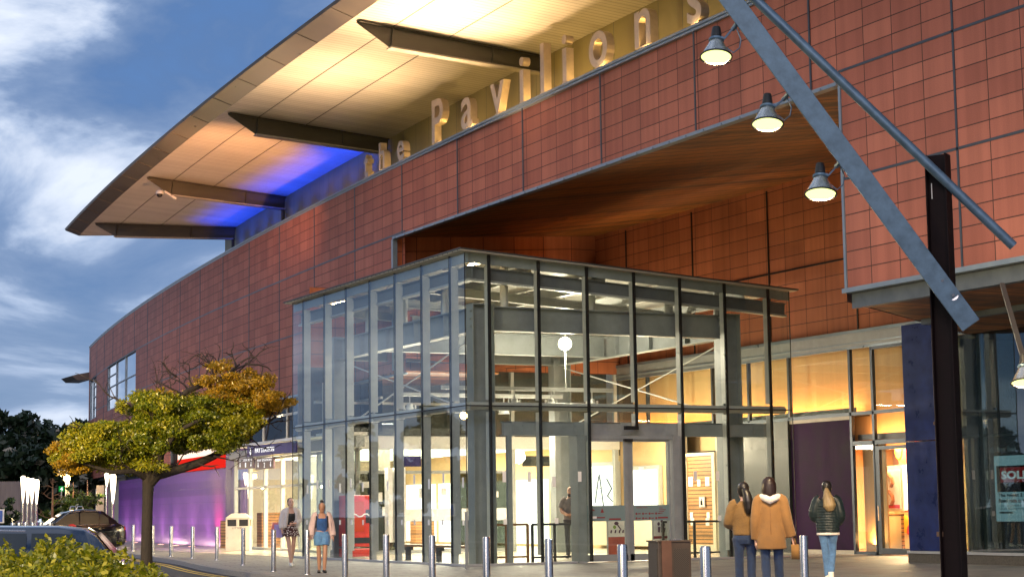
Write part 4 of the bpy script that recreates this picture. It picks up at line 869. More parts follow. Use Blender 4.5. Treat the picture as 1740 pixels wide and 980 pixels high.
for px, py in ((1601, 477), (1620, 502)):
    c = Dp(px, py, 23.73); mb = MB(); mb.tube([c - VW * .0, c - VW * .018], .062, 20); wv = mb.build('washer', M_STAIN, BM); MB().tube([c - VW * .018, c - VW * .045], .022, 6).build('bolt', M_TRIMD, wv)
c0 = Dp(1722, 418, 24.22); c1 = Dp(1284, 0, 24.22); MB().tube([c0, c1 + (c1 - c0) * .28], .062, 16).build('stay_tube', M_GALV, t, smooth='auto')
def flood(label, head, arm_to, on=True, yaw=0.):
    t = thing('floodlight', label, 'floodlight', head, 0, 'floodlights hung from the raking beams'); t.rotation_euler = Matrix.Rotation(-.27, 3, Vector(VR)).to_euler(); t.scale = (1.02, 1.02, 1.02)
    prof = [(.052, .10), (.06, .085), (.072, .06), (.085, .03), (.12, -.04), (.165, -.12), (.188, -.165), (.192, -.17)]
    mb = MB(); mb.lathe([(r, z) for r, z in prof], seg=28); mb.lathe([(r - .006, z - .002) for r, z in prof[4:]], seg=28); sh = mb.build('shade', pm('spun aluminium shade', (.58, .58, .55), .25, .9, .08, 8), t, True, local=True)
    MB().lathe([(.186, -.16), (.200, -.165), (.200, -.182), (.186, -.182)], seg=28).build('rim', M_BLACK, sh, True, local=True)
    MB().lathe([(.001, -.168), (.183, -.166)], seg=28).build('lens', M_BULBG, t, local=True)
    mb = MB(); mb.rings([(0, 0, .10, .066, .066), (0, 0, .12, .066, .066), (0, 0, .20, .056, .056), (0, 0, .235, .05, .05), (0, 0, .24, .03, .03)], 16); mb.build('ballast_housing', M_BLACK, t, local=True)
    d = np.array(arm_to) - np.array(head); e = nrm(np.array([d[0], d[1], 0])); q = np.cross(e, EZ)
    mb = MB()
    for s_ in (-1, 1): mb.bar(e * .07 + q * s_ * .06 + EZ * .05, d + q * s_ * .06, .028, .016); 
    mb.tube([e * .05 - q * .09 + EZ * .06, e * .05 + q * .09 + EZ * .06], .018, 8); mb.lathe([(.08, .04), (.095, .05), (.095, .075), (.07, .09)], seg=18); mb.tube([d - q * .08, d + q * .08], .03, 8)
    mb.tube([e * .1 + EZ * .0, e * .22 - EZ * .08, e * .30 + EZ * .0, e * .32 + EZ * .12, d + EZ * .02], .008, 6); mb.build('bracket', M_GALV, t, local=True)
    lamp('SPOT', 'floodlight beam', np.array(head) - EZ * .2, 1700, (1, .72, .36), aim=np.array(head) - EZ * 1.0 + VW * 3, spot_size=R(105), spot_blend=.8, shadow_soft_size=.12)
for lab, hp, ap in (('topmost of the three lit floodlights on the raking beam', (1217, 76), (1247, 38)), ('middle of the three lit floodlights on the raking beam', (1304, 190), (1334, 158)), ('lowest of the three lit floodlights on the raking beam', (1394, 308), (1424, 272))):
    flood(lab, Dp(hp[0], hp[1], 23.6), Dp(ap[0], ap[1], 23.75))
t = thing('lamp_bracket', 'thin dark strut hanging under the tiled block at the right edge', 'strut', Dp(1703, 483, 30)); MB().bar(Dp(1703, 483, 30), Dp(1748, 640, 27.), .07, .05).build('bar', M_DARK, t); MB().tube([Dp(1714, 530, 29.5), Dp(1738, 620, 27.3)], .012, 6).build('cable', M_BLACK, t)
flood('lit floodlight half cut off by the right edge of the view', Dp(1741, 630, 26.9), Dp(1756, 600, 26.9))
# ------------------------------------------------------------------ bollards
def bollard(label, loc, group, r=.058):
    t = thing('bollard', label, 'bollard', loc, 0, group)
    MB().rings([(0, 0, 0, r, r), (0, 0, .97, r, r), (0, 0, .992, r * .93, r * .93), (0, 0, .995, r * .5, r * .5)], 20).build('post', M_STAIN, t, 'auto', local=True)
    MB().rings([(0, 0, 0, r * 1.5, r * 1.5), (0, 0, .012, r * 1.45, r * 1.45)], 20).build('collar', M_STAIN, t, local=True)
    return t
proto = None
BP = [(172, 890, 'steel bollard by the bonnet end of the near dark car'), (199, 890, 'steel bollard before the left edge of the purple wall'), (226.5, 891, 'steel bollard just left of the tree trunk'), (259.7, 892, 'steel bollard half hidden behind the tree trunk'), (291, 893, 'first steel bollard right of the tree trunk'), (327.5, 893.5, 'second steel bollard right of the tree trunk'), (369, 894, 'steel bollard before the right end of the purple wall'), (413.5, 896, 'steel bollard in front of the cream litter bin'), (465, 898.5, 'steel bollard left of the woman in the spotted skirt'), (522, 899.5, 'steel bollard between the two women walking out'), (586, 906, 'grey steel bollard right of the woman in the blue playsuit'), (656, 906.5, 'steel bollard before the fourth fin of the left glass wall'), (734, 908, 'steel bollard in front of the timber bench'), (826, 910.5, 'steel bollard before the near corner column of the pavilion'), (932, 913.5, 'dented steel bollard left of the sliding doors'), (1057, 923, 'steel bollard in front of the sliding doors'), (1198, 926, 'steel bollard right of the brown perforated bin'), (1365, 908, 'steel bollard beside the woman in the tan coat')]
for px, py, lab in BP:
    p = Zp(px, py, 1.0); loc = (p[0], p[1], 0)
    if proto is None: proto = bollard(lab, loc, 'steel bollards along the kerb')
    else:
        c = copy_tree(proto); c.location = loc; c['label'] = lab
for i, px in enumerate((22, 33, 44, 56, 70, 86)):
    p = Dp(px, 886.6, 44.); c = copy_tree(proto); c.location = (p[0], p[1], KZ + .06); c['label'] = ('leftmost', 'second', 'third', 'fourth', 'fifth', 'rightmost')[i] + ' of the small row of bollards between the two dark cars'; c['group'] = 'bollards between the parked cars'; c.scale = (.9, .9, (p[2] - KZ - .06))
p = Zp(793, 966, 0); t = thing('guard_post', 'slim square grey post at the near glass corner of the pavilion', 'post', (p[0] - .05, p[1] - .12, 0)); MB().box(-.03, .03, -.03, .03, 0, 1.36).build('post', M_STEEL, t, local=True); MB().box(-.05, .05, -.05, .05, 0, .01).build('foot', M_STAIN, t, local=True)
# ------------------------------------------------------------------ bins
p = Zp(410, 936, 0); t = thing('litter_bin', 'cream litter bin with a hipped lid and SWORDS lettered down its side', 'litter bin', (p[0], p[1] + .3, 0), -.42)
h = .44; mb = MB(); mb.box(-h, h, -h, h, .02, .92); mb.box(-h, h, -h, h, 1.16, 1.22)
for x in (-h, h):
    for y in (-h, h): mb.box(x * .86, x, y * .86, y, .92, 1.16)
mb.box(-.05, .05, -h, -h + .05, .92, 1.16); mb.box(-h, -h + .05, -.05, .05, .92, 1.16)
BD = mb.build('body', M_BIN, t, local=True, bevel=.012); MB().box(-h + .06, h - .06, -h + .06, h - .06, .9, 1.16).build('liner', M_BLACK, BD, local=True)
k = .46; mb = MB(); mb.add([(-k, -k, 1.22), (k, -k, 1.22), (k, k, 1.22), (-k, k, 1.22), (-.24, -.24, 1.38), (.24, -.24, 1.38), (.24, .24, 1.38), (-.24, .24, 1.38)], [(0, 1, 5, 4), (1, 2, 6, 5), (2, 3, 7, 6), (3, 0, 4, 7), (4, 5, 6, 7), (3, 2, 1, 0)]); mb.build('lid', M_BIN, t, local=True, bevel=.01)
mb = MB()
for i, ch in enumerate('SWORDS'): put_text(mb, ch, .13, (.14, -h - .001, .70 - i * .118), EX, EZ, -EY, .003, fit=(.085, .095), bold=.004)
put_text(mb, 'LITTER', .1, (-.2, -h - .001, .82), EX, EZ, -EY, .003, fit=(.36, .06))
for i, ch in enumerate('SWORDS'): put_text(mb, ch, .13, (-h - .001, .06, .66 - i * .11), -EY, EZ, -EX, .003, fit=(.08, .085))
put_text(mb, 'LITTER', .1, (-h - .001, .24, .80), -EY, EZ, -EX, .003, fit=(.3, .05)); mb.tube([(-.38, -h - .001, .5), (-.38, -h - .01, .5)], .014, 8); mb.build('lettering', M_BLACK, BD, local=True)
p = Dp(1139, 1003, 29.5); t = thing('litter_bin', 'dark brown perforated steel bin standing before the sliding doors', 'litter bin', (p[0], p[1], 0), R(-12))
mb = MB(); mb.box(-.27, .27, -.25, .25, .03, .86); mb.build('body', M_BROWN, t, local=True, bevel=.012)
m, nt, o = nodes_of('perforated sheet'); b = N(nt, 'ShaderNodeBsdfPrincipled'); L(nt, b.outputs[0], o.inputs[0]); tc = N(nt, 'ShaderNodeTexCoord'); vo = N(nt, 'ShaderNodeTexChecker'); vo.inputs['Scale'].default_value = 62; L(nt, tc.outputs['Object'], vo.inputs[0]); vo.inputs[1].default_value = (.05, .038, .033, 1); vo.inputs[2].default_value = (.006, .005, .005, 1); L(nt, vo.outputs[0], b.inputs[0]); b.inputs['Roughness'].default_value = .5
for a in ((-.02, .23, -.256, -.25, .1, .76), (-.276, -.27, -.2, .2, .1, .76)): MB().box(*a).build('perforated_panel', m, t, local=True)
mb = MB(); mb.box(-.22, -.06, -.275, -.25, .0, .885); mb.build('strap', pm('rust brown band', (.085, .04, .028), .5), t, local=True); mb = MB(); mb.box(-.29, .29, -.27, .27, .86, .885); mb.build('top', M_BROWN, t, local=True); mb = MB(); mb.box(.0, .16, -.1, .0, .885, .90); mb.build('ash_plate', M_STAIN, t, local=True)
# ------------------------------------------------------------------ glowing torch lamps, street lamp, green sign at the left
M_CONE = em('torch lamp glow', (1, .82, .56), 4)
def torch(label, px, ptop, ptip, pbase, d, r):
    q = Dp(px, pbase, d); top = Dp(px, ptop, d)[2]; tip = Dp(px, ptip, d)[2]; t = thing('torch_lamp', label, 'torch lamp', (q[0], q[1], 0), 0, 'glowing torch lamps beyond the cars')
    mb = MB(); mb.rings([(0, 0, 0, r * .75, r * .75), (0, 0, tip + .25, r * .75, r * .75)], 14); mb.build('post', M_STAIN, t, 'auto', local=True)
    mb = MB(); n = 10; k = len(mb.v)
    rows = [(.0, 0, tip - .12, .01, .01), (0, -r * .5, tip + (top - tip) * .3, r * .62, r * .6), (0, -r * .4, tip + (top - tip) * .7, r * 1.15, r), (0, 0, top - .09, r * 1.3, r * 1.1), (0, 0, top - .02, r * 1.0, r * .9), (0, 0, top, r * .5, r * .5)]
    mb.rings([(x, y - r * .3, z, a, b) for x, y, z, a, b in rows], 14); mb.build('glowing_shade', M_CONE, t, True, local=True)
    return t
for i, (px, a, b, c) in enumerate(((37.6, 808, 856, 900), (45.5, 811, 857, 900), (53, 812, 857, 900), (61, 814, 858, 900))):
    torch('glowing white torch lamp, ' + ('first', 'second', 'third', 'fourth')[i] + ' from the left in the cluster of four', px, a, b, c, 84, .085)
torch('glowing white torch lamp standing behind its taller twin by the purple wall', 180, 803, 826, 900, 85, .085); torch('tallest glowing torch lamp right beside the purple wall', 190.5, 805, 858, 900, 84, .11)
for px in (49, 186): q = Dp(px, 830, 82.5); lamp('POINT', 'torch glow', q, 150, (1, .76, .42), shadow_soft_size=.06)
q = Dp(112, 875, 88); t = thing('street_lamp', 'twin headed street lamp glowing warm beside the green number sign', 'street lamp', (q[0], q[1], 0)); zt = Dp(112, 812, 88)[2]
mb = MB(); mb.tube([(0, 0, 0), (0, 0, zt + .45)], .06, 10); mb.tube([(.12, 0, 0), (.12, 0, zt)], .045, 8); mb.build('pole', M_STEEL, t, local=True)
mb = MB(); mb.ball((.02, 0, zt), .16); mb.ball((-.18, 0, zt + .12), .09, .09, .05); mb.build('lamp_head', em('street lamp glow', (1, .60, .18), 16), t, True, local=True); MB().ball((-.2, 0, zt + .35), .22, .22, .1).build('hood', M_STEEL, t, True, local=True)
lamp('POINT', 'street lamp glow', (q[0] - .1, q[1] - .5, zt), 160, (1, .62, .22), shadow_soft_size=.06)
q = Dp(104, 862, 87); t = thing('number_sign', 'small green car park sign with a white number 4', 'sign', (q[0], q[1], 0)); z = Dp(104, 830, 87)[2]; fw = nrm(np.array([ray(104, 830)[0], ray(104, 830)[1], 0])); rr = np.array([fw[1], -fw[0], 0])
MB().obox(np.array([q[0], q[1], z]), rr * .12, EZ * .12, fw * .02).build('plate', em('lit green sign', (.01, .22, .04), .9), t); mb = MB(); put_text(mb, '4', .2, np.array([q[0], q[1], z]) - rr * .06 - EZ * .08 - fw * .023, rr, EZ, -fw, .004, fit=(.12, .16), bold=.006); mb.build('number', M_LETW, t); MB().tube([(q[0], q[1], 0), (q[0], q[1], z - .1)], .03, 8).build('post', M_STEEL, t)
q0, q1 = Dp(163, 900, 88), Dp(176, 900, 88); t = thing('grey_screen', 'tall plain grey panel standing left of the torch lamps at the wall end', 'panel', ((q0[0] + q1[0]) / 2, (q0[1] + q1[1]) / 2, 0)); mb = MB(); mb.bar((q0[0], q0[1], 1.4), (q1[0], q1[1], 1.4), .1, 2.7); mb.build('panel', M_BEIGE, t); mb = MB(); mb.tube([(q0[0], q0[1], 0), (q0[0], q0[1], 2.6)], .04, 8); mb.build('post', M_STAIN, t)
q0, q1 = Dp(-60, 850, 96), Dp(62, 850, 96); t = thing('concrete_wall', 'grey concrete boundary wall below the dark trees', 'wall', ((q0[0] + q1[0]) / 2, (q0[1] + q1[1]) / 2, 0)); mb = MB(); mb.bar((q0[0] - 10, q0[1], 1.55), (q1[0], q1[1], 1.55), .4, 3.1); mb.build('wall', pm('board marked concrete', (.16, .15, .15), .8, 0, .3, 2, stretch=(2, 2, .2)), t)
q = Dp(0, 868, 62); t = thing('blue_sign', 'blue sign with a white border cut by the left edge', 'sign', (q[0], q[1], 0)); fw = nrm(np.array([ray(0, 868)[0], ray(0, 868)[1], 0])); rr = np.array([fw[1], -fw[0], 0]); zc = 1.4; mb = MB(); mb.obox(np.array([q[0], q[1], zc]) - rr * .25, rr * .38, EZ * .22, fw * .015); mb.build('border', M_WHITE, t); MB().obox(np.array([q[0], q[1], zc]) - rr * .25 - fw * .018, rr * .33, EZ * .18, fw * .004).build('face', pm('blue sign face', (.02, .09, .38), .4), t); mb = MB(); mb.tube([np.array([q[0], q[1], 0]) - rr * .1, np.array([q[0], q[1], zc]) - rr * .1], .03, 8); mb.build('post', M_STAIN, t)
q = Dp(130, 860, 78); t = thing('cycle_stand', 'pair of steel hoops behind the roof of the far dark car', 'cycle stand', (q[0], q[1], 0)); fw = nrm(np.array([ray(130, 860)[0], ray(130, 860)[1], 0])); rr = np.array([fw[1], -fw[0], 0])
mb = MB()
for s_ in (-.25, .02): mb.tube([rr * (s_) , rr * s_ + EZ * 1.68, rr * (s_ + .03) + EZ * 1.74, rr * (s_ + .2) + EZ * 1.74, rr * (s_ + .23) + EZ * 1.68, rr * (s_ + .23)], .03, 8)
mb.build('hoop', M_STAIN, t, local=True)
# dome camera on the third canopy beam
a = 27.6; p = np.array([xf(a) - 3.35, a - .12, 13.72]); t = thing('dome_camera', 'small white dome security camera on the tip of a canopy beam', 'security camera', p); fl = pm('camera white', (.55, .55, .58), .4)
p2 = Dp(243, 322, 1.); MB().bar((.55, .1, -.12), (.05, 0, .12), .10, .08).build('arm', fl, t, local=True); mb = MB(); mb.lathe([(.001, .17), (.10, .16), (.15, .08), (.15, .0)], (-.12, 0, 0), 16); mb.build('housing', fl, t, True, local=True); MB().ball((-.12, 0, -.01), .12, .12, .12).build('dome', M_BLACK, t, True, local=True)
# ------------------------------------------------------------------ bank and shop interiors
t = thing('bank_poster', 'lit pale blue bank poster with a red SOLD board behind the dark glass', 'poster', (9.5, -9.7, .6))
LIT = lambda n, c, s=.35: em(n, c, s)
MB().box(9.5, 9.56, -10.75, -9.22, .95, 2.45).build('sheet', em('poster sheet with glow', (.55, .78, .85), .75), t); MB().box(9.49, 9.499, -10.75, -9.30, 1.62, 2.22).build('picture', M_BLACK, t); MB().box(9.47, 9.489, -10.75, -9.44, 1.84, 2.18).build('board', em('red board with glow', (.42, .03, .03), .8), t)  # poster prints glow by themselves, standing in for the ambient light on them
mb = MB(); put_text(mb, 'SOLD', .3, (9.468, -9.48, 1.91), -EY, EZ, -EX, .004, fit=(1.0, .19), bold=.012); mb.build('board_lettering', em('board lettering with glow', (.9, .92, .9), .9), t)
mb = MB(); 
for i, s in enumerate(('The lowest 2 year', 'fixed rate in the')): put_text(mb, s, .12, (9.497, -9.32, 1.49 - i * .115), -EY, EZ, -EX, .003, fit=((1.12, 1.02)[i], .10), bold=.004)
mb.build('headline', pm('teal print', (.01, .10, .16), .6), t); mb = MB()
for i, s in enumerate(('This is your new lending for first', 'with our First Time Mortgage')): put_text(mb, s, .06, (9.497, -9.34, 1.28 - i * .07), -EY, EZ, -EX, .002, fit=(.9, .05))
mb.build('small_print', pm('grey print', (.05, .07, .08), .6), t); MB().box(9.495, 9.499, -9.78, -9.34, 1.13, 1.17).build('button', pm('teal button', (.02, .2, .3), .6), t)
bpy.data.objects['bank_poster'].location.y += .69; bpy.data.objects['bank_poster'].location.z += .02
t = thing('bank_name_sign', 'dim bank name lettering above the lit poster behind the glass', 'sign', (9.4, -9.4, 2.5)); mb = MB(); put_text(mb, 'Ulster Bank', .16, (9.4, -9.35, 2.56), -EY, EZ, -EX, .01, fit=(.72, .12)); mb.box(9.395, 9.405, -9.29, -9.19, 2.56, 2.58); mb.box(9.395, 9.405, -9.29, -9.19, 2.64, 2.66); mb.box(9.395, 9.405, -9.21, -9.19, 2.56, 2.66); mb.box(9.395, 9.405, -9.29, -9.27, 2.56, 2.66); mb.build('lettering', em('dim sign lettering', (.6, .7, .72), .22), t); t.location.y += .66
def SH(X): return (lambda px: Xp(px, 860, X)[1]), (lambda py: Xp(1525, py, X)[2])
ay, az = SH(14.2); t = thing('shop_poster', 'white framed poster with two brown curved motifs inside the bright shop', 'poster', (14.2, ay(1516), 1.0)); MB().box(14.2, 14.25, ay(1535), ay(1496), az(868), az(790)).build('frame', M_CREAM, t); MB().box(14.18, 14.199, ay(1532), ay(1499), az(864), az(797)).build('sheet', M_PAPER, t)
mb = MB()
for y0, y1 in ((801, 826), (831, 857)):
    q = [(14.17, ay(px), az(py)) for px, py in ((1508, y0 + 1), (1514, y0 + 4), (1519, y0 + 11), (1520, y0 + 19), (1517, y1))]; mb.tube(q, (.06, .06, .06, .06, .06), 6)
mb.build('motif', pm('brown print', (.30, .09, .03), .6), t); MB().box(14.165, 14.179, ay(1530), ay(1500), az(863), az(857)).build('lower_band', M_RED, t)
ay, az = SH(15.2); t = thing('shop_poster', 'large red and white glossy poster deeper inside the bright shop', 'poster', (15.2, ay(1545), .9)); MB().box(15.2, 15.25, ay(1562), ay(1530), az(870), az(757)).build('sheet', pm('red print', (.72, .07, .03), .5), t); MB().box(15.18, 15.199, ay(1550), ay(1532), az(866), az(790)).build('white_field', M_PAPER, t)
mb = MB(); mb.ball((15.17, ay(1531), az(764)), .01, .16, .28); mb.build('motif', pm('sun yellow print', (.85, .5, .03), .5), t)
ay, az = SH(14.6); t = thing('shop_counter', 'pale shop counter with yellow, red and green leaf shapes on its front', 'counter', (14.6, ay(1545), .012)); MB().box(14.6, 15.1, ay(1562), ay(1531), .012, az(885)).build('counter', M_CREAM, t)
for c, nm, q in (((.85, .45, .03), 'yellow print', ((1539, 890, .2), (1553, 889, .2))), ((.55, .05, .06), 'crimson print', ((1543, 899, .12),)), ((.03, .35, .25), 'green print leaf', ((1547, 906, .12), (1555, 905, .12)))):
    mb = MB()
    for px, py, r in q: mb.ball((14.58, ay(px), az(py)), .015, r * .8, r * 1.3)
    mb.build('leaf_motif', pm(nm, c, .5), t)
ay, az = SH(13.2); t = thing('display_stand', 'brown framed glass display stand just inside the shop door', 'display stand', (13.2, ay(1518), .012)); mb = MB()
for px in (1507, 1531): mb.box(13.2, 13.26, ay(px) - .03, ay(px) + .03, .012, az(873))
mb.box(13.2, 13.26, ay(1533), ay(1505), az(876), az(872)); mb.box(13.2, 13.26, ay(1531), ay(1507), .08, .14); mb.build('frame', M_SLAT, t); MB().box(13.22, 13.24, ay(1530), ay(1508), .14, az(876)).build('panel', M_CREAM, t)
# ------------------------------------------------------------------ foliage
def leaves(name, mat, centres, size, parent=None, kind=None, aspect=2.1, loc=(0, 0, 0), jitter=.4):
    P = np.asarray(centres, float) - np.array(loc, float); n = len(P); u = rng.normal(size=(n, 3)); u /= np.linalg.norm(u, axis=1)[:, None]; t_ = rng.normal(size=(n, 3)); v = np.cross(u, t_); v /= np.linalg.norm(v, axis=1)[:, None] + 1e-9
    s = size * (1 + jitter * rng.uniform(-1, 1, n))[:, None]; a = u * s * aspect / 2; b = v * s / 2
    V = np.stack([P - a, P + b, P + a, P - b], 1).reshape(-1, 3); me = bpy.data.meshes.new(name); me.vertices.add(4 * n); me.vertices.foreach_set('co', V.ravel()); me.loops.add(4 * n); me.loops.foreach_set('vertex_index', np.arange(4 * n, dtype=np.int32)); me.polygons.add(n); me.polygons.foreach_set('loop_start', np.arange(0, 4 * n, 4, dtype=np.int32)); me.polygons.foreach_set('loop_total', np.full(n, 4, np.int32)); me.update(calc_edges=True); me.materials.append(mat)
    o = bpy.data.objects.new(name, me); COL.objects.link(o)
    if parent: o.parent = parent
    if kind: o['kind'] = kind
    return o
def cluster(c, rx, ry, rz, n, hollow=.3):
    d = rng.normal(size=(n, 3)); d /= np.linalg.norm(d, axis=1)[:, None]; r = (hollow + (1 - hollow) * rng.uniform(0, 1, n) ** .6)[:, None]; return np.array(c) + d * r * np.array([rx, ry, rz])
def clumps(c, rx, ry, rz, m, n, cr): # m leaf clumps in an ellipsoid, n leaves each
    out = []
    for q in cluster(c, rx, ry, rz, m, .15): out.append(cluster(q, cr * rng.uniform(.6, 1.3), cr * rng.uniform(.6, 1.3), cr * rng.uniform(.3, .7), n, .1))
    return np.concatenate(out)
M_LEAF = leafm('green tree leaf', (.075, .11, .004), (.21, .25, .010), (.42, .38, .018)); M_LEAFO = leafm('amber tree leaf', (.22, .16, .010), (.46, .28, .015), (.62, .32, .02)); M_WLEAF = leafm('dark wood leaf', (.008, .020, .010), (.014, .030, .016), (.024, .042, .02), .2); M_HLEAF = leafm('hedge leaf', (.10, .13, .004), (.31, .31, .010), (.70, .57, .05))
# the tree on the kerb
TD = 41.; tb = Dp(250, 968, TD); T0 = np.array([tb[0], tb[1], KZ]); PX = TD / F * 1.0
tf_ = nrm(np.array([ray(250, 870)[0], ray(250, 870)[1], 0])); tr_ = np.array([tf_[1], -tf_[0], 0])
def TP(px, py, dep=0.): return Dp(px, py, TD) + tf_ * dep
TREE = thing('street_tree', 'low spreading kerbside tree with green and amber leaves and bare dark twigs', 'tree', T0)
mb = MB(); mb.tube([T0, TP(249, 940), TP(250, 880), TP(251, 845), TP(252, 815), TP(251, 800)], [.15, .128, .118, .118, .135, .11], 12)
mb.tube([TP(252, 822), TP(268, 806), TP(300, 798), TP(335, 787), TP(362, 775, .2), TP(392, 758, .3), TP(420, 742, .3), TP(448, 722, .4), TP(472, 705, .5)], [.13, .12, .10, .095, .08, .07, .055, .04, .02], 9)
mb.tube([TP(251, 805), TP(247, 780, .2), TP(252, 750, .3), TP(268, 715, .2), TP(290, 690), TP(318, 665, -.2), TP(350, 652), TP(380, 640), TP(408, 618)], [.12, .10, .09, .08, .07, .06, .05, .035, .02], 9)
mb.tube([TP(250, 812), TP(225, 800, -.3), TP(190, 803, -.5), TP(150, 790, -.6), TP(120, 780, -.6)], [.09, .06, .045, .03, .015], 8)
mb.tube([TP(265, 808), TP(275, 770, -.5), TP(300, 735, -.8), TP(340, 715, -1)], [.09, .065, .05, .03], 8)
TR = mb.build('trunk', M_BARK, TREE, 'auto')
mb = MB()
def twig(p, d, ln, r, depth):
    pts = [p]; q = p
    for i in range(5): d = nrm(d + rng.normal(size=3) * .22 + np.array([0, 0, .03])); q = q + d * ln / 5; pts.append(q)
    mb.tube(pts, list(np.linspace(r, r * .35, 6)), 5)
    if depth:
        for i in (2, 3, 4, 5):
            if rng.random() < .8: twig(pts[i], nrm(d + rng.normal(size=3) * .7), ln * rng.uniform(.45, .75), r * .5, depth - 1)
for px, py, dx, dy, ln, dep in ((340, 655, .5, .7, .9, 2), (365, 645, -.4, .8, .8, 2), (395, 632, .9, .5, .9, 2), (310, 670, -.9, .5, .9, 2), (415, 620, .8, .35, .8, 2), (408, 618, .9, .3, .5, 2), (350, 652, .8, .5, .8, 2), (318, 665, .3, .8, .7, 2), (330, 660, -.8, .5, .7, 2), (290, 690, -.7, .6, .8, 2), (380, 640, .7, .5, .6, 2), (400, 625, -.3, .9, .5, 1), (300, 640, -.9, .25, .6, 2), (160, 722, -1, .1, .9, 1), (225, 690, -.9, .2, 1.1, 1), (170, 760, -.9, .6, .8, 1), (420, 742, .6, -.2, .8, 2), (448, 722, .9, .3, .6, 2), (392, 758, .8, -.15, .9, 2), (362, 775, .7, -.3, .8, 2), (440, 730, .7, .6, .6, 2), (472, 705, .2, 1, .5, 1), (335, 787, .5, -.6, .5, 1), (310, 745, .6, .5, .8, 2), (280, 760, -.6, .6, .9, 2), (220, 795, -.5, .7, .9, 2), (190, 803, -.5, .4, .8, 2), (150, 790, -.9, .3, .8, 2), (252, 750, -.6, .7, 1., 2), (340, 715, .8, .2, .8, 2), (300, 790, .3, .7, .7, 2), (235, 770, -.7, .5, .8, 2), (262, 700, -.3, .8, .8, 2)):
    twig(TP(px, py, rng.uniform(-.4, .4)), nrm(tr_ * dx + EZ * dy + tf_ * rng.uniform(-.3, .3)), ln * .8, .028 if py < 700 else .022, dep)
mb.build('twig', M_TWIG, TREE)
def crown(specs, cr):
    out = []
    for px, py, rx, ry, m_, n_ in specs: out.append(clumps(TP(px, py), 0, 0, 0, 1, 1, .01)[:0]); c = TP(px, py); q = clumps((0, 0, 0), rx * PX, 1.0, ry * PX, m_, n_, cr); out.append(c + q[:, :1] * tr_ + q[:, 1:2] * tf_ + q[:, 2:] * EZ)
    return np.concatenate(out)
leaves('crown', M_LEAF, crown(((300, 700, 95, 30, 60, 520), (250, 735, 105, 36, 84, 520), (330, 735, 85, 34, 66, 520), (375, 745, 36, 22, 26, 300), (205, 765, 65, 22, 36, 260), (340, 690, 60, 15, 24, 260), (260, 680, 36, 14, 16, 260)), .27), .030, TREE, loc=T0)
leaves('crown', M_LEAFO, crown(((125, 775, 36, 26, 22, 380), (120, 790, 26, 14, 12, 200), (420, 655, 50, 22, 36, 460), (395, 668, 42, 15, 16, 200), (450, 680, 44, 22, 26, 380), (380, 625, 22, 10, 8, 140), (345, 648, 26, 8, 8, 120), (300, 675, 60, 9, 6, 120)), .23), .029, TREE, loc=T0)
leaves('crown', leafm('yellow green leaf', (.13, .15, .005), (.34, .33, .012), (.55, .44, .02)), crown(((150, 765, 50, 26, 34, 480), (185, 745, 70, 28, 42, 480), (230, 790, 70, 14, 20, 160), (270, 690, 70, 22, 26, 420), (390, 715, 50, 26, 34, 420), (330, 720, 90, 34, 26, 200), (430, 690, 40, 20, 16, 180)), .27), .030, TREE, loc=T0)
# hedge in the foreground
HD = 17.; out = []; hf = nrm(np.array([ray(120, 870)[0], ray(120, 870)[1], 0])); hr = np.array([hf[1], -hf[0], 0])
HEDX = [(x_, y_ + 15) for x_, y_ in [(-60, 926), (0, 932), (30, 934), (60, 924), (90, 918), (120, 916), (150, 922), (190, 936), (225, 948), (255, 962), (275, 976), (295, 990)]]
H0 = Dp(60, 990, HD); H0[2] = KZ
for k in range(len(HEDX) - 1):
    for s_ in range(16):
        f_ = rng.random(); px = HEDX[k][0] * (1 - f_) + HEDX[k + 1][0] * f_; py = HEDX[k][1] * (1 - f_) + HEDX[k + 1][1] * f_
        for r_ in range(7):
            dep = rng.uniform(-.9, 1.2); c = Dp(px, py, HD) + hf * dep; drop = .10 + abs(rng.normal()) * .16 + .25 * max(0, -dep) * .6; out.append(cluster(c - EZ * drop, .13, .13, .13, 36, .1))
for k in range(70):                                       # sprigs standing above the clipped top
    f_ = rng.random(); i = int(f_ * (len(HEDX) - 1)); g = f_ * (len(HEDX) - 1) - i; px = HEDX[i][0] * (1 - g) + HEDX[i + 1][0] * g; py = HEDX[i][1] * (1 - g) + HEDX[i + 1][1] * g; c = Dp(px, py, HD) + hf * rng.uniform(-.5, .8); h_ = abs(rng.normal()) * .06 + .03; tl = rng.normal(size=2) * .2
    n_ = int(14 + h_ * 90); zz_ = rng.uniform(-.1, h_, n_); out.append(np.stack([c[0] + tl[0] * zz_ + rng.normal(size=n_) * .018, c[1] + tl[1] * zz_ + rng.normal(size=n_) * .018, c[2] + zz_], 1))
HED = thing('hedge', 'bright yellow green clipped hedge across the lower left corner', 'hedge', H0); leaves('foliage', M_HLEAF, np.concatenate(out), .028, HED, loc=H0)
mb = MB()
for k in range(len(HEDX) - 1):
    for s_ in range(3): q = Dp(HEDX[k][0] + 10 * s_, HEDX[k][1], HD) + hf * rng.uniform(-.3, .6); mb.tube([(q[0], q[1], KZ), (q[0] + .05, q[1], q[2] * .5), (q[0] + rng.normal() * .1, q[1], q[2] - .12)], [.015, .012, .006], 5)
mb.build('stem', M_TWIG, HED)
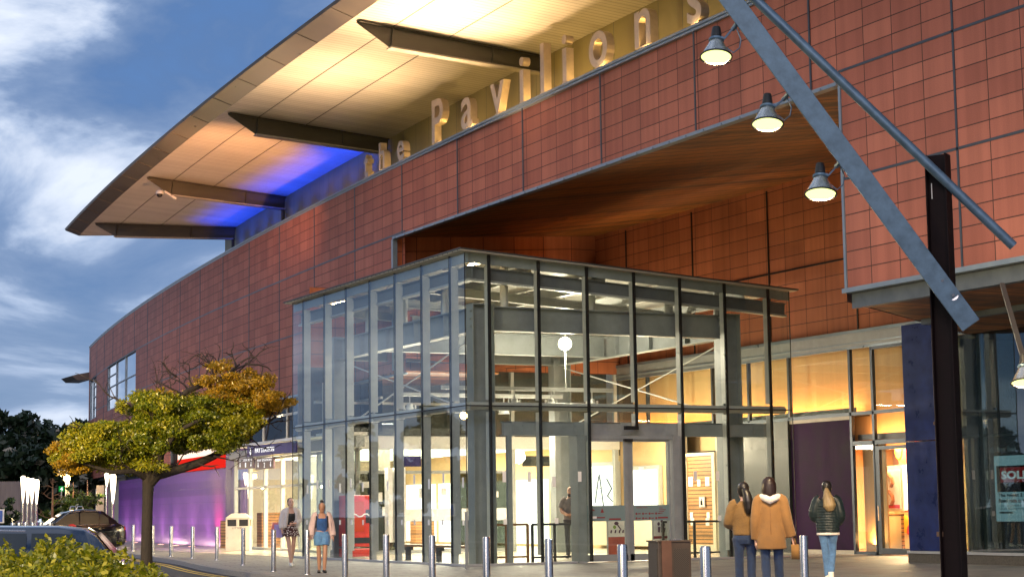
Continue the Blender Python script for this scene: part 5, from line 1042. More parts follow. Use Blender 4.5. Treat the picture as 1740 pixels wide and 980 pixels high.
# low hedge and shrubs beyond the cars
def shrub(name, label, cat, px0, px1, ptop, pbot, d, mat, size, n, group=None):
    c0 = Dp((px0 + px1) / 2, pbot, d); g = np.array([c0[0], c0[1], KZ]); t = thing(name, label, cat, g, 0, group); hw = (px1 - px0) / 2 * d / F; zt = Dp((px0 + px1) / 2, ptop, d)[2]
    f = nrm(np.array([c0[0] - CAM[0], c0[1] - CAM[1], 0])); r = np.array([f[1], -f[0], 0]); q = clumps((0, 0, 0), hw, .8, (zt - KZ) / 2, n, 40, max(.2, hw * .16)); leaves('foliage', mat, np.array([g[0], g[1], (zt + KZ) / 2]) + q[:, :1] * r + q[:, 1:2] * f + q[:, 2:] * EZ, size, t, loc=g)
    mb = MB()
    for k in range(5): e = r * rng.uniform(-.6, .6) * hw; mb.tube([g + e, g + e * 1.1 + EZ * (zt - KZ) * .7], [.03, .012], 6)
    mb.build('stem', M_TWIG, t); return t
M_H2 = leafm('mid hedge leaf', (.02, .05, .008), (.05, .085, .012), (.10, .13, .02))
shrub('hedge', 'mid green hedge behind the far dark car', 'hedge', 62, 162, 851, 884, 80, M_H2, .12, 60)
shrub('hedge', 'dark hedge left of the four torch lamps', 'hedge', -20, 36, 846, 880, 84, M_WLEAF, .14, 50)
def small_tree(label, px, ptop, pbase, d, bare=True):
    global mb
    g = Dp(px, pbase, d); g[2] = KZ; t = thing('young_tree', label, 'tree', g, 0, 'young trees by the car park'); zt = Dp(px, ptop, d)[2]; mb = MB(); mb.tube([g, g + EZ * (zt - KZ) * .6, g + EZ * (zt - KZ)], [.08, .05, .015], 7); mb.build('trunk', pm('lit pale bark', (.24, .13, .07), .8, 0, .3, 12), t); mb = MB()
    for k in range(9):
        z = rng.uniform(.3, .95); an = rng.uniform(0, 6.28); twig(g + EZ * (zt - KZ) * z, nrm(np.array([math.cos(an), math.sin(an), .5])), (1.1 - z) * 1.4, .018, 1)
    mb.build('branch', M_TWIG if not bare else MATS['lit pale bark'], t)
    if not bare: q = clumps(g + EZ * (zt - KZ) * .7, .8, .8, .7, 16, 40, .3); leaves('crown', M_H2, q, .1, t, loc=g)
small_tree('bare young tree with an orange lit trunk by the torch lamps', 89, 812, 868, 76); small_tree('leafy young tree half hidden behind the kerbside tree', 148, 815, 862, 82, False); small_tree('thin leafy young tree between the street lamp and the hoops', 124, 818, 862, 84, False)
# the wood on the rise to the left; it also stands in the reflections
out = []; brown = []
def wood_tree(x, y, h, r):
    for k in range(int(10 + r * 3)):
        an = rng.uniform(0, 6.28); rr_ = r * math.sqrt(rng.random()); z = h * rng.uniform(.25, 1.0); sh = math.sqrt(max(.05, 1 - ((z / h - .55) / .5) ** 2)); out.append(cluster((x + rr_ * sh * math.cos(an), y + rr_ * sh * math.sin(an), z), r * .36, r * .36, r * .24, 90, .2))
for px, ptop in ((-40, 700), (-12, 712), (14, 706), (40, 708), (66, 718), (92, 730), (118, 722), (142, 728), (165, 735), (28, 745), (80, 752), (130, 755), (-20, 760), (5, 770), (52, 765), (105, 770), (150, 775)):
    d = rng.uniform(118, 134); q = Dp(px, 866, d); wood_tree(q[0], q[1], Dp(px, ptop, d)[2] * .98, 2.3)
tag(leaves('woodland', M_WLEAF, np.concatenate(out), .30, kind='stuff'))
out = []
for k in range(40):
    an = R(96 + k * 2.35); wood_tree(-12 + 105 * math.cos(an) + rng.normal() * 4, 0 + 105 * math.sin(an) + rng.normal() * 4, rng.uniform(5, 10.5), rng.uniform(2.6, 4))
tag(leaves('far_woodland', M_WLEAF, np.concatenate(out), .42, kind='stuff'))
q = TP(-130, 640, -7.); lamp('POINT', 'car park lamp', q, 2600, (1, .76, .34), shadow_soft_size=.2)
q = Dp(-420, 600, 13.); lamp('POINT', 'car park lamp', q, 330, (1, .80, .36), shadow_soft_size=.2)
# ------------------------------------------------------------------ cars
M_CGLASS = pm('car glass', (.012, .016, .018), .06, 0, .1, 1, spec=.8); M_TYRE = M_RUBBER
def car(label, loc, yaw, paint, scale, hatch, lights=True):
    t = thing('parked_car', label, 'car', loc, yaw, 'cars at the kerb'); t.scale = scale
    st = [(2.28, .62, .36, .60), (2.18, .76, .26, .68), (2.0, .83, .21, .73), (1.5, .875, .19, .83), (1.1, .885, .19, .90), (.8, .89, .19, .94), (0, .895, .19, .955), (-1, .895, .19, .97), (-1.6, .885, .20, .985), (-2.0, .855, .24, .96 if not hatch else 1.0), (-2.2, .79, .30, .90 if not hatch else 1.0), (-2.28, .68, .40, .72 if not hatch else .92)]
    mb = MB(); k = 0; rows = []
    for x, w_, zl, zt in st:
        h = zt - zl; rows.append([(x, s * a * w_, zl + b * h) for s, seq in ((-1, ((.80, 0), (.97, .10), (1, .30), (1., .58), (.975, .84), (.93, .95), (.70, 1.0))), (1, ((.70, 1.0), (.93, .95), (.975, .84), (1., .58), (1, .30), (.97, .10), (.80, 0)))) for a, b in seq])
    n = len(rows[0])
    for r in rows: mb.v += r
    for i in range(len(rows) - 1):
        for j in range(n): j2 = (j + 1) % n; mb.f.append((i * n + j, i * n + j2, (i + 1) * n + j2, (i + 1) * n + j))
    mb.f += [tuple(range(n)), tuple(reversed(range((len(rows) - 1) * n, len(rows) * n)))]
    B = mb.build('body', paint, t, True, local=True)
    prof = [(1.05, .90), (.62, 1.12), (.18, 1.34), (-.05, 1.40), (-.5, 1.425), (-1.0, 1.41)] + ([(-1.5, 1.405), (-1.82, 1.37), (-1.98, 1.28), (-2.1, 1.14), (-2.22, .99)] if hatch else [(-1.25, 1.36), (-1.5, 1.24), (-1.75, 1.10), (-1.95, .98)])
    belt = .93; mb = MB(); rows = []
    def hw(z): return .81 - (z - belt) / .5 * .20
    for x, z in prof: z = max(z, belt + .01); rows.append([(x, -.81, belt - .03), (x, -hw(z - .03), z - .035), (x, -hw(z) * .82, z), (x, 0, z + .012), (x, hw(z) * .82, z), (x, hw(z - .03), z - .035), (x, .81, belt - .03)])
    for r in rows: mb.v += r
    for i in range(len(rows) - 1):
        for j in range(6): mb.f.append((i * 7 + j, i * 7 + j + 1, i * 7 + 8 + j, i * 7 + 7 + j))
    G = mb.build('roof', paint, t, True, local=True)
    def zroof(x):
        for (x0, z0), (x1, z1) in zip(prof[:-1], prof[1:]):
            if x1 <= x <= x0: return z0 + (z1 - z0) * (x - x0) / (x1 - x0)
        return belt
    for s in (-1, 1):
        for a0, a1 in ([(.70, -.30), (-.36, -1.12)] + ([(-1.18, -1.72)] if hatch else [(-1.16, -1.52)])):
            mb = MB(); m_ = 6; lo = []; hi = []
            for i in range(m_ + 1):
                x = a0 + (a1 - a0) * i / m_; zt = max(belt + .03, zroof(x) - .085); y = hw((zt)) + .012; lo.append((x, s * (.81 + .004), belt + .015)); hi.append((x, s * y, zt))
            for i in range(m_): mb.quad(lo[i], lo[i + 1], hi[i + 1], hi[i])
            mb.build('side_window', M_CGLASS, t, local=True, fix=False)
        mb = MB(); mb.tube([(.72, s * .815, belt + .005), (-1.75, s * .815, belt + .005)], .012, 6)
        mb.tube([(.75, s * .80, .96), (.08, s * .655, 1.34), (-.5, s * .62, 1.375), (-1.1, s * .63, 1.36)], .010, 6); mb.build('window_trim', M_STAIN if lights else M_BLACK, t, local=True)
        mb = MB(); mb.ball((.72, s * .93, 1.0), .07, .10, .06); mb.build('mirror', paint, t, True, local=True)
        mb = MB(); mb.box(-.2, -.05, s * .888, s * .91, .78, .81); mb.box(-1.05, -.9, s * .888, s * .91, .80, .83); mb.build('door_handle', paint, t, local=True)
        mb = MB(); mb.box(-.335, -.328, s * .885, s * .898, .3, .93); mb.box(.74, .747, s * .88, s * .895, .3, .9); mb.box(-1.2, -1.193, s * .88, s * .897, .4, .95); mb.build('door_gap', M_BLACK, t, local=True)
        for x in (1.36, -1.32):
            mb = MB(); mb.tube([(x, s * .70, .31), (x, s * .715, .31), (x, s * .90, .31), (x, s * .905, .31)], [.28, .315, .315, .29], 24); w_ = mb.build('wheel', M_TYRE, t, 'auto', local=True)
            mb = MB(); mb.tube([(x, s * .89, .31), (x, s * .912, .31)], .20, 20)
            for k in range(5): an = k * 1.2566; mb.bar((x, s * .915, .31), (x + .19 * math.cos(an), s * .915, .31 + .19 * math.sin(an)), .05, .012, (0, 1, 0))
            mb.build('rim', M_STAIN, w_, local=True)
        mb = MB(); mb.ball((-2.19, s * .66, .80), .06, .14, .07); mb.build('tail_light', pm('tail lamp red', (.5, .02, .012), .2), t, True, local=True)
        mb = MB(); mb.ball((2.14, s * .60, .60), .09, .15, .07); mb.build('headlight', M_STAIN, t, True, local=True)
    mb = MB(); mb.quad((1.0, -.66, .94), (1.0, .66, .94), (.20, .54, 1.345), (.20, -.54, 1.345)); mb.v = [(x + .012, y, z + .018) for x, y, z in mb.v]; mb.build('windscreen', M_CGLASS, t, local=True)
    mb = MB(); q = ((-1.95, 1.30), (-2.19, 1.02)) if hatch else ((-1.28, 1.355), (-1.90, 1.01)); mb.quad((q[0][0], -.5, q[0][1]), (q[0][0], .5, q[0][1]), (q[1][0], .62, q[1][1]), (q[1][0], -.62, q[1][1])); mb.v = [(x - .012, y, z + .02) for x, y, z in mb.v]; mb.build('rear_window', M_CGLASS, t, local=True)
    return t
def yaw_of(px, extra=0.): r = ray(px, 870); f = np.array([r[0], r[1]]); l = np.array([-f[1], f[0]]); return math.atan2(l[1], l[0]) + extra
P_NAVY = pm('dark blue car paint', (.010, .022, .050), .16, .35, .1, 2, coat=1.); P_BLACK = pm('black car paint', (.007, .007, .010), .14, .3, .1, 2, coat=1.)
q = Dp(199, 900, 25.); ya = yaw_of(60, -.10); c = q + np.array([math.cos(ya), math.sin(ya), 0]) * 2.2
car('dark blue car half hidden behind the front hedge', (c[0], c[1], KZ), ya, P_NAVY, (1, 1, .985), True)
q = Dp(116, 900, 75.); TX = car('black saloon taxi with a round red sticker on its door', (q[0], q[1], KZ), yaw_of(116, .16), P_BLACK, (.94, .94, 1.22), False)
mb = MB(); mb.tube([(.0, .905, .74), (.0, .915, .74)], .235, 24); dc = mb.build('door_sticker', pm('taxi sticker red', (.62, .012, .02), .4), TX, local=True); mb = MB(); mb.tube([(0, .92, .66), (0, .922, .84)], [.045, .03], 8); mb.ball((0, .92, .88), .035, .004, .035); mb.box(-.12, .12, .918, .922, .64, .66); mb.bar((-.08, .92, .82), (.08, .92, .76), .02, .02); mb.build('figure', M_WHITE, dc, local=True)
mb = MB(); mb.box(-.22, .22, .905, .916, .48, .53); mb.build('yellow_strip', pm('sticker yellow', (.8, .5, .02), .5), dc, local=True)
# ------------------------------------------------------------------ people
def remesh(o, v=.012, sm=4):
    r = o.modifiers.new('remesh', 'REMESH'); r.mode = 'VOXEL'; r.voxel_size = v; r.use_smooth_shade = True
    s = o.modifiers.new('smooth', 'SMOOTH'); s.factor = .5; s.iterations = sm; return o
SKIN = pm('fair skin', (.66, .40, .30), .5, 0, .06, 8); SKIN2 = pm('warm brown skin', (.46, .24, .15), .5, 0, .06, 8); HAIRD = pm('near black hair', (.010, .008, .008), .38, 0, .4, 40, stretch=(1, 1, .1)); HAIRB = pm('dark brown hair', (.014, .006, .005), .4, 0, .4, 40, stretch=(1, 1, .1)); HAIRL = pm('dark blonde hair', (.24, .17, .085), .45, 0, .35, 40, stretch=(1, 1, .1))
def cloth(n, c, var=.12, sc=14, bump=.35, bs=24, rough=.85): return pm(n, c, rough, 0, var, sc, bump=bump, bscale=bs, sheen=.15)
def fold(mb, amp, freq, seed=0):                            # cloth folds pushed into the surface
    out = []
    for x, y, z in mb.v:
        s = math.sin(z * freq + 3 * math.atan2(y, x) + seed) * .6 + math.sin(z * freq * 2.3 + x * 31 + seed * 2) * .4
        r = math.hypot(x, y) + 1e-6; out.append((x + x / r * amp * s, y + y / r * amp * s, z))
    mb.v = out; return mb
STAND = dict(hip=(.088, 0, .90), kneeL=(.095, -.01, .49), ankL=(.095, .02, .085), kneeR=(-.095, -.01, .49), ankR=(-.095, .02, .085), shL=(.165, .01, 1.40), elL=(.215, .03, 1.13), wrL=(.215, -.03, .89), shR=(-.165, .01, 1.40), elR=(-.215, .03, 1.13), wrR=(-.215, -.03, .89), head=(0, -.015, 1.605), fL=None, fR=None)
def limb(mb, pts, rad, seg=10):                              # densified tapering tube
    P = smooth_line3(pts, 4); m_ = len(P); rr = np.interp(np.linspace(0, 1, m_), np.linspace(0, 1, len(rad)), rad); mb.tube(P, list(rr), seg)
def smooth_line3(P, n):
    P = [np.array(p, float) for p in P]; out = []
    for i in range(len(P) - 1):
        for k in range(n): out.append(P[i] + (P[i + 1] - P[i]) * k / n)
    out.append(P[-1]); Q = out[:]
    for _ in range(2): Q = [Q[0]] + [(Q[i - 1] + 2 * Q[i] + Q[i + 1]) / 4 for i in range(1, len(Q) - 1)] + [Q[-1]]
    return Q
def hand(mb, wr, el, side, curl=.35, fwd=None):
    wr, el = np.array(wr, float), np.array(el, float); d = nrm(wr - el) if fwd is None else nrm(np.array(fwd, float)); lat = nrm(np.cross(d, [side, .25, 0]) + 1e-6); pal = np.cross(d, lat)
    mb.tube([wr - d * .01, wr + d * .03, wr + d * .075, wr + d * .09], [(.022, .018), (.034, .016), (.036, .015), (.030, .012)], 8)
    for k, (o_, ln) in enumerate(((-.026, .062), (-.009, .074), (.009, .070), (.025, .055))):
        b_ = wr + d * .082 + lat * o_; p = [b_]; dr = d.copy()
        for j in range(3): dr = nrm(dr + pal * curl * side * .5); p.append(p[-1] + dr * ln / 3)
        mb.tube(p, [.0095, .009, .0082, .006], 6)
    b_ = wr + d * .03 - lat * .03; mb.tube([b_, b_ + d * .03 - lat * .022, b_ + d * .06 - lat * .024], [.012, .010, .007], 6)
def figure(label, loc, face, H, skin, pose, female=True, hair=None, cat='person'):
    J = dict(STAND); J.update(pose); k = H / 1.70
    mb = MB(); t = [(.84, .125, .09, .0), (.89, .165, .108, .01), (.95, .165, .112, .012), (1.01, .145, .10, .0), (1.07, .125, .088, -.005), (1.15, .13, .092, -.008), (1.24, .145, .108, -.012), (1.31, .155, .105, -.006), (1.37, .165, .085, .0), (1.41, .13, .068, .008), (1.435, .075, .056, .010), (1.46, .054, .052, .008), (1.52, .048, .05, .0)] if female else [(.84, .13, .09, .0), (.90, .16, .11, .01), (1.0, .15, .105, 0), (1.1, .152, .105, -.005), (1.22, .175, .118, -.008), (1.31, .19, .115, -.004), (1.38, .19, .09, 0), (1.43, .13, .072, .006), (1.455, .075, .062, .008), (1.53, .06, .06, 0)]
    mb.rings([(0, y, z, rx, ry) for z, rx, ry, y in t], 18)
    hx, hy, hz = J['head']; tl = J.get('tilt', 0.)
    hr_ = [(-.118, .030, .034, -.030), (-.105, .048, .052, -.030), (-.07, .060, .072, -.016), (-.03, .066, .084, -.004), (.01, .071, .092, .002), (.05, .071, .094, .006), (.085, .060, .080, .010), (.108, .038, .052, .012), (.118, .008, .012, .012)]
    mb.tube([(0, .006, 1.46), (hx * .6, hy * .5, hz - .09)], .050, 12)
    mb.rings([(hx, hy + y - tl * z * 1.0, hz + z, rx, ry) for z, rx, ry, y in hr_], 18)
    ny = hy - .096 - tl * -.01; mb.tube([(hx, ny + .012, hz + .02), (hx, ny - .004, hz - .012), (hx, ny + .006, hz - .028)], [.007, .012, .011], 6)
    for s in (-1, 1): mb.ball((hx + s * .072, hy + .012, hz - .005), .010, .020, .030)
    for s, S_ in ((1, 'L'), (-1, 'R')):
        hp = np.array(J['hip']) * [s, 1, 1]; kn, an = J['knee' + S_], J['ank' + S_]
        limb(mb, [hp + [0, 0, .04], hp - [0, 0, .05], kn, an], [.088, .090, .078, .055, .056, .050, .036] if female else [.09, .095, .08, .06, .06, .055, .04], 12)
        an = np.array(an, float); ft = np.array(J.get('toe' + S_) or an + [s * .02, -.15, -.055]); mb.tube([an + [0, .05, -.045], an + [0, .0, -.03], (an + ft) / 2 + [0, 0, -.012], ft], [.030, .040, .034, .022], 8)
        limb(mb, [np.array(J['sh' + S_]) - [s * .03, 0, 0], J['sh' + S_], J['el' + S_], J['wr' + S_]], [.045, .050, .045, .036, .035, .026] if female else [.055, .062, .055, .042, .042, .032], 10)
        hand(mb, J['wr' + S_], J['el' + S_], s, J.get('curl', .35), J['f' + S_])
    o = mb.build('person', skin, None, True, loc=(0, 0, 0)); WL[o.name] = (0, 0, 0)
    remesh(o, .0095, 2); o.location = tuple(map(float, loc)); o.rotation_euler = (0, 0, math.atan2(face[1], face[0]) + math.pi / 2); o.scale = (k, k, k); tag(o, label, cat)
    # face
    mb = MB()
    for s in (-1, 1): mb.ball((hx + s * .030, ny + .020, hz + .014), .0125, .006, .0065); mb.bar((hx + s * .014, ny + .014, hz + .034), (hx + s * .048, ny + .024, hz + .034), .006, .008)
    mb.build('eyes', HAIRD, o, True, local=True); mb = MB(); mb.ball((hx, ny + .012, hz - .056), .022, .006, .008); mb.build('lips', pm('lips', (.30, .07, .06), .4), o, True, local=True)
    return o, J
def sleeve(mb, J, S_, upto=1., r=(.075, .068, .060, .052), s=None):
    s = 1 if S_ == 'L' else -1; sh, el, wr = (np.array(J[q + S_], float) for q in ('sh', 'el', 'wr')); e = el + (wr - el) * upto if upto > 0 else sh + (el - sh) * (1 + upto)
    limb(mb, [sh - [s * .05, 0, -.012], sh, el, e] if upto > 0 else [sh - [s * .05, 0, -.012], sh, e], list(r), 12)
def legs(mb, J, r=(.105, .10, .085, .068, .066, .060, .052), end=1., tops=(.84, .90, .97, 1.0)):
    for s, S_ in ((1, 'L'), (-1, 'R')):
        hp = np.array(J['hip']) * [s, 1, 1]; kn, an = np.array(J['knee' + S_], float), np.array(J['ank' + S_], float)
        limb(mb, [hp + [0, 0, .03], hp - [0, 0, .05], kn, kn + (an - kn) * end] if end > 0 else [hp + [0, 0, .03], hp - [0, 0, .05], hp + (kn - hp) * (1 + end)], list(r), 12)
    mb.rings([(0, .012, .84, .14, .10), (0, .014, .90, .176, .118), (0, .012, .97, .170, .115), (0, .004, 1.02, .150, .104)], 18); return mb
def shoe(mb, J, S_, hgt=.08, sole=True):
    an = np.array(J['ank' + S_], float); s = 1 if S_ == 'L' else -1; ft = np.array(J.get('toe' + S_) or an + [s * .02, -.15, -.055]); d = ft - an; d[2] = 0; d = nrm(d)
    mb.tube([an - d * .065 + [0, 0, -.04], an + [0, 0, -.035], an + d * .08 + [0, 0, -.045], ft + d * .01 + [0, 0, .002], ft + d * .05], [(.040, .040), (.048, .048), (.046, .036), (.042, .028), (.018, .014)], 10); mb.tube([an + [0, 0, -.03], an + [0, 0, hgt - .06]], [.052, .050], 10)
def wear(mb, name, mat, o, v=.011, sm=3, fm=True):
    c = mb.build(name, mat, o, True, local=True); c.parent = o
    if fm: remesh(c, v, sm)
    return c
def topwear(mb, rows, J, seg=18): mb.rings([(0, y, z, rx, ry) for z, rx, ry, y in rows], seg); return mb
def toward_cam(p): d = CAM[:2] - np.array(p[:2]); return d / np.linalg.norm(d)
def rot2(v, a): return np.array([v[0] * math.cos(a) - v[1] * math.sin(a), v[0] * math.sin(a) + v[1] * math.cos(a)])
DENIM = cloth('blue jeans denim', (.010, .026, .075), .3, 18); DENIML = cloth('light jeans denim', (.07, .16, .33), .3, 12); KNITW = cloth('white fleece', (.72, .66, .63), .1, 20, .8, 60); PINKW = cloth('pale pink knit', (.66, .47, .43), .1, 20, .6, 40)
# woman in the spotted skirt, walking out
p = Zp(494, 962, 0); o, J = figure('woman walking out in a white fleece jacket, black top and spotted skirt', p, rot2(toward_cam(p), .25), 1.74, SKIN, dict(kneeL=(.075, .02, .49), ankL=(.045, .16, .10), kneeR=(-.06, -.10, .50), ankR=(-.015, -.10, .085), elL=(.235, .0, 1.15), wrL=(.06, -.17, 1.08), elR=(-.24, .02, 1.14), wrR=(-.25, -.10, .93), fL=(-1, -.1, 0)))
mb = MB(); topwear(mb, [(1.03, .128, .092, -.002), (1.10, .13, .095, -.006), (1.2, .145, .11, -.012), (1.28, .155, .122, -.014), (1.335, .145, .105, -.008)], J)
for s in (-1, 1): mb.tube([(s * .09, -.10, 1.32), (s * .08, -.06, 1.40), (s * .08, .02, 1.43)], .012, 6)
wear(mb, 'black_top', cloth('black satin', (.012, .012, .014), .2, 14, .2, 30, .4), o)
m, nt, oo = nodes_of('spotted skirt cloth'); b = N(nt, 'ShaderNodeBsdfPrincipled'); L(nt, b.outputs[0], oo.inputs[0]); tc = N(nt, 'ShaderNodeTexCoord'); vo = N(nt, 'ShaderNodeTexVoronoi'); vo.inputs['Scale'].default_value = 26; L(nt, tc.outputs['Object'], vo.inputs['Vector']); L(nt, ramp(nt, vo.outputs['Distance'], [(.0, (.75, .70, .66)), (.36, (.75, .70, .66)), (.42, (.07, .018, .016)), (1, (.05, .014, .012))]), b.inputs[0]); b.inputs['Roughness'].default_value = .8
mb = MB(); topwear(mb, [(.76, .225, .165, -.01), (.78, .22, .16, -.01), (.86, .20, .142, .0), (.95, .178, .124, .006), (1.03, .142, .104, .0)], J, 26); fold(mb, .008, 3, 1); wear(mb, 'skirt', m, o, fm=False)
mb = MB(); sleeve(mb, J, 'L', .82, (.08, .085, .082, .07)); sleeve(mb, J, 'R', .9, (.08, .085, .082, .07))
for s in (-1, 1): mb.tube([(s * .05, .06, 1.47), (s * .10, -.02, 1.45), (s * .125, -.09, 1.34), (s * .14, -.09, 1.15), (s * .16, -.08, .98)], [.035, .045, .05, .05, .04], 10)
mb.rings([(0, .07, .95, .16, .07), (0, .07, 1.15, .16, .07), (0, .065, 1.32, .18, .07), (0, .04, 1.42, .13, .06), (0, .04, 1.46, .08, .05)], 16); fold(mb, .006, 22); wear(mb, 'fleece_jacket', KNITW, o)
mb = MB(); shoe(mb, J, 'L'); shoe(mb, J, 'R'); wear(mb, 'shoes', M_WHITE, o)
def hair_cap(mb, J, up=.0, back=.02, r=1.09):
    hx, hy, hz = J['head']; mb.rings([(hx, hy + .026 + back, hz + z, rx * r, ry * r) for z, rx, ry in ((-.085, .050, .040), (-.05, .068, .062), (0, .076, .076), (.05, .079, .092), (.09, .068, .084), (.118, .040, .056), (.128, .006, .01))], 16)
mb = MB(); hair_cap(mb, J); mb.ball((0, .10, 1.60), .035, .04, .04); wear(mb, 'hair', HAIRD, o, .009, 2)
t = thing('shopping_bag', 'lavender and pink shopping bags hung on the arm of the woman in the spotted skirt', 'shopping bag', p + VR * -.30 * .9 + EZ * .74); rr = RIGHT
mb = MB(); mb.obox(rr * -.05 + EZ * .18, rr * .11, np.array([VR[1], -VR[0], 0]) * .05, EZ * .17); mb.build('bag', cloth('lavender bag', (.42, .34, .66), .1, 5, .1), t, local=True, bevel=.01); mb = MB(); mb.obox(rr * -.13 + EZ * .27, rr * .10, np.array([VR[1], -VR[0], 0]) * .04, EZ * .13 + rr * .03); mb.build('rear_bag', cloth('pink bag', (.70, .22, .22), .1, 5, .1), t, local=True); mb = MB(); mb.tube([EZ * .34 - rr * .1, EZ * .5, EZ * .34 + rr * .05], .008, 6); mb.build('handle', M_WHITE, t, local=True)
# woman in the blue playsuit
p = Zp(547, 973, 0); o, J = figure('woman with a top bun looking down in a blue playsuit and pink cardigan', p, rot2(toward_cam(p), .05), 1.60, SKIN2, dict(kneeL=(.075, -.06, .49), ankL=(.06, -.02, .085), kneeR=(-.075, .0, .49), ankR=(-.06, .05, .085), elL=(.235, .04, 1.14), wrL=(.27, -.02, .90), elR=(-.235, .04, 1.14), wrR=(-.27, -.04, .91), head=(0, -.055, 1.595), tilt=.35))
mb = MB(); topwear(mb, [(1.0, .135, .10, 0), (1.08, .132, .096, -.004), (1.18, .145, .112, -.012), (1.27, .16, .128, -.016), (1.33, .15, .108, -.01)], J); fold(mb, .004, 30)
for s in (-1, 1): mb.tube([(s * .10, -.10, 1.31), (s * .10, -.05, 1.40), (s * .09, .03, 1.43)], .014, 6)
wear(mb, 'playsuit_top', cloth('mid blue denim', (.025, .085, .26), .25, 14), o)
mb = MB(); legs(mb, J, (.115, .118, .118, .112), -.45); fold(mb, .004, 26, 2); wear(mb, 'playsuit_shorts', cloth('pale blue denim', (.11, .25, .47), .2, 12), o)
mb = MB(); sleeve(mb, J, 'L', 1., (.085, .09, .088, .08)); sleeve(mb, J, 'R', 1., (.085, .09, .088, .08)); mb.rings([(0, .075, .88, .21, .05), (0, .075, 1.1, .17, .05), (0, .07, 1.3, .17, .05), (0, .055, 1.37, .15, .05)], 16)
for s in (-1, 1): mb.tube([(s * .17, -.02, 1.36), (s * .20, -.06, 1.2), (s * .235, -.04, .95), (s * .24, 0, .82)], [.03, .035, .045, .035], 8)
fold(mb, .006, 24, 3); wear(mb, 'cardigan', PINKW, o)
mb = MB()
for s in (-1, 1): mb.tube([(s * .13, -.085, 1.28), (s * .135, -.07, 1.38), (s * .12, .02, 1.43), (s * .12, .10, 1.3)], .02, 6); mb.tube([(s * .13, -.085, 1.28), (s * .15, -.03, 1.1)], .018, 6)
mb.box(-.13, .13, .10, .20, 1.02, 1.36); wear(mb, 'black_backpack', cloth('black nylon', (.012, .012, .014)), o)
mb = MB()
for S_ in 'LR': shoe(mb, J, S_, .02)
wear(mb, 'sandals', M_BLACK, o); mb = MB(); hair_cap(mb, J, back=-.004); mb.ball((0, -.02, 1.745), .048, .048, .042); wear(mb, 'hair', HAIRD, o, .009, 2)
# the two women walking in on the right, and the one behind them
def away(p, a=0.): return rot2(-toward_cam(p), a)
p = Dp(1269, 1020, 27.5); p[2] = 0; o, J = figure('woman seen from behind in an olive tan sweater with a long black ponytail', p, away(p, .12), 1.72, SKIN, dict(kneeL=(.09, -.03, .49), ankL=(.085, -.04, .085), kneeR=(-.08, .0, .49), ankR=(-.08, .08, .10), elL=(.25, .02, 1.13), wrL=(.18, -.20, 1.10), elR=(-.22, .02, 1.13), head=(.01, -.02, 1.605)))
mb = MB(); topwear(mb, [(.965, .172, .122, .008), (.985, .180, .13, .008), (1.06, .178, .13, .0), (1.16, .178, .13, -.004), (1.26, .178, .128, -.006), (1.34, .178, .11, .0), (1.40, .145, .085, .008), (1.435, .085, .068, .01), (1.46, .062, .06, .008)], J); sleeve(mb, J, 'L', .85, (.085, .08, .072, .058)); sleeve(mb, J, 'R', .95, (.085, .08, .072, .058)); fold(mb, .007, 26, 4); wear(mb, 'sweater', cloth('olive tan knit', (.16, .088, .026), .15, 16, .5, 60), o)
mb = MB(); legs(mb, J); fold(mb, .003, 40); wear(mb, 'jeans', DENIM, o); mb = MB(); shoe(mb, J, 'L'); shoe(mb, J, 'R'); wear(mb, 'shoes', M_DARK, o)
mb = MB(); hair_cap(mb, J, r=1.1); limb(mb, [(.01, .09, 1.63), (-.02, .13, 1.58), (-.045, .14, 1.45), (-.05, .135, 1.34), (-.04, .13, 1.27)], [.035, .06, .075, .065, .03], 12); fold(mb, .004, 14, 2); wear(mb, 'hair', HAIRD, o, .009, 2)
mb = MB(); mb.ball((.055, .055, 1.68), .03); wear(mb, 'hair_clip', M_STAIN, o, fm=False)
p = Dp(1314, 1022, 27.3); p[2] = 0; o, J = figure('woman seen from behind in a camel coat with a white hood', p, away(p, -.03), 1.79, SKIN, dict(kneeL=(.085, .02, .49), ankL=(.06, .20, .16), toeL=(.07, .10, .03), kneeR=(-.09, -.04, .49), ankR=(-.09, -.06, .085), elL=(.205, .04, 1.12), wrL=(.215, -.02, .87), elR=(-.215, .04, 1.13), wrR=(-.275, .0, .90), head=(.012, -.02, 1.60)))
mb = MB(); topwear(mb, [(.74, .200, .15, .0), (.76, .203, .152, .0), (.87, .198, .15, .004), (.98, .188, .142, .004), (1.10, .178, .132, .0), (1.22, .178, .13, -.004), (1.32, .182, .118, .0), (1.39, .165, .095, .006), (1.435, .095, .075, .01), (1.46, .075, .07, .01)], J, 24); fold(mb, .005, 7, 1); sleeve(mb, J, 'L', .97, (.09, .085, .078, .068)); sleeve(mb, J, 'R', .97, (.09, .085, .078, .072)); wear(mb, 'camel_coat', cloth('camel wool', (.23, .115, .036), .1, 12, .25, 80), o, .012)
mb = MB(); mb.tube([(.0, .10, .72), (0, .155, 1.0), (0, .142, 1.30)], .004, 5); wear(mb, 'coat_seam', cloth('dark camel thread', (.20, .09, .025)), o, fm=False)
mb = MB()
mb.tube([(-.13, -.03, 1.44), (-.12, .05, 1.455), (-.06, .11, 1.43), (0, .135, 1.40), (.06, .11, 1.43), (.12, .05, 1.455), (.13, -.03, 1.44)], [.03, .042, .05, .055, .05, .042, .03], 10); fold(mb, .008, 18, 2); wear(mb, 'white_hood', KNITW, o)
mb = MB(); legs(mb, J); fold(mb, .003, 40, 1); wear(mb, 'jeans', DENIM, o); mb = MB(); shoe(mb, J, 'L', .1); shoe(mb, J, 'R'); wear(mb, 'shoes', M_WHITE, o)
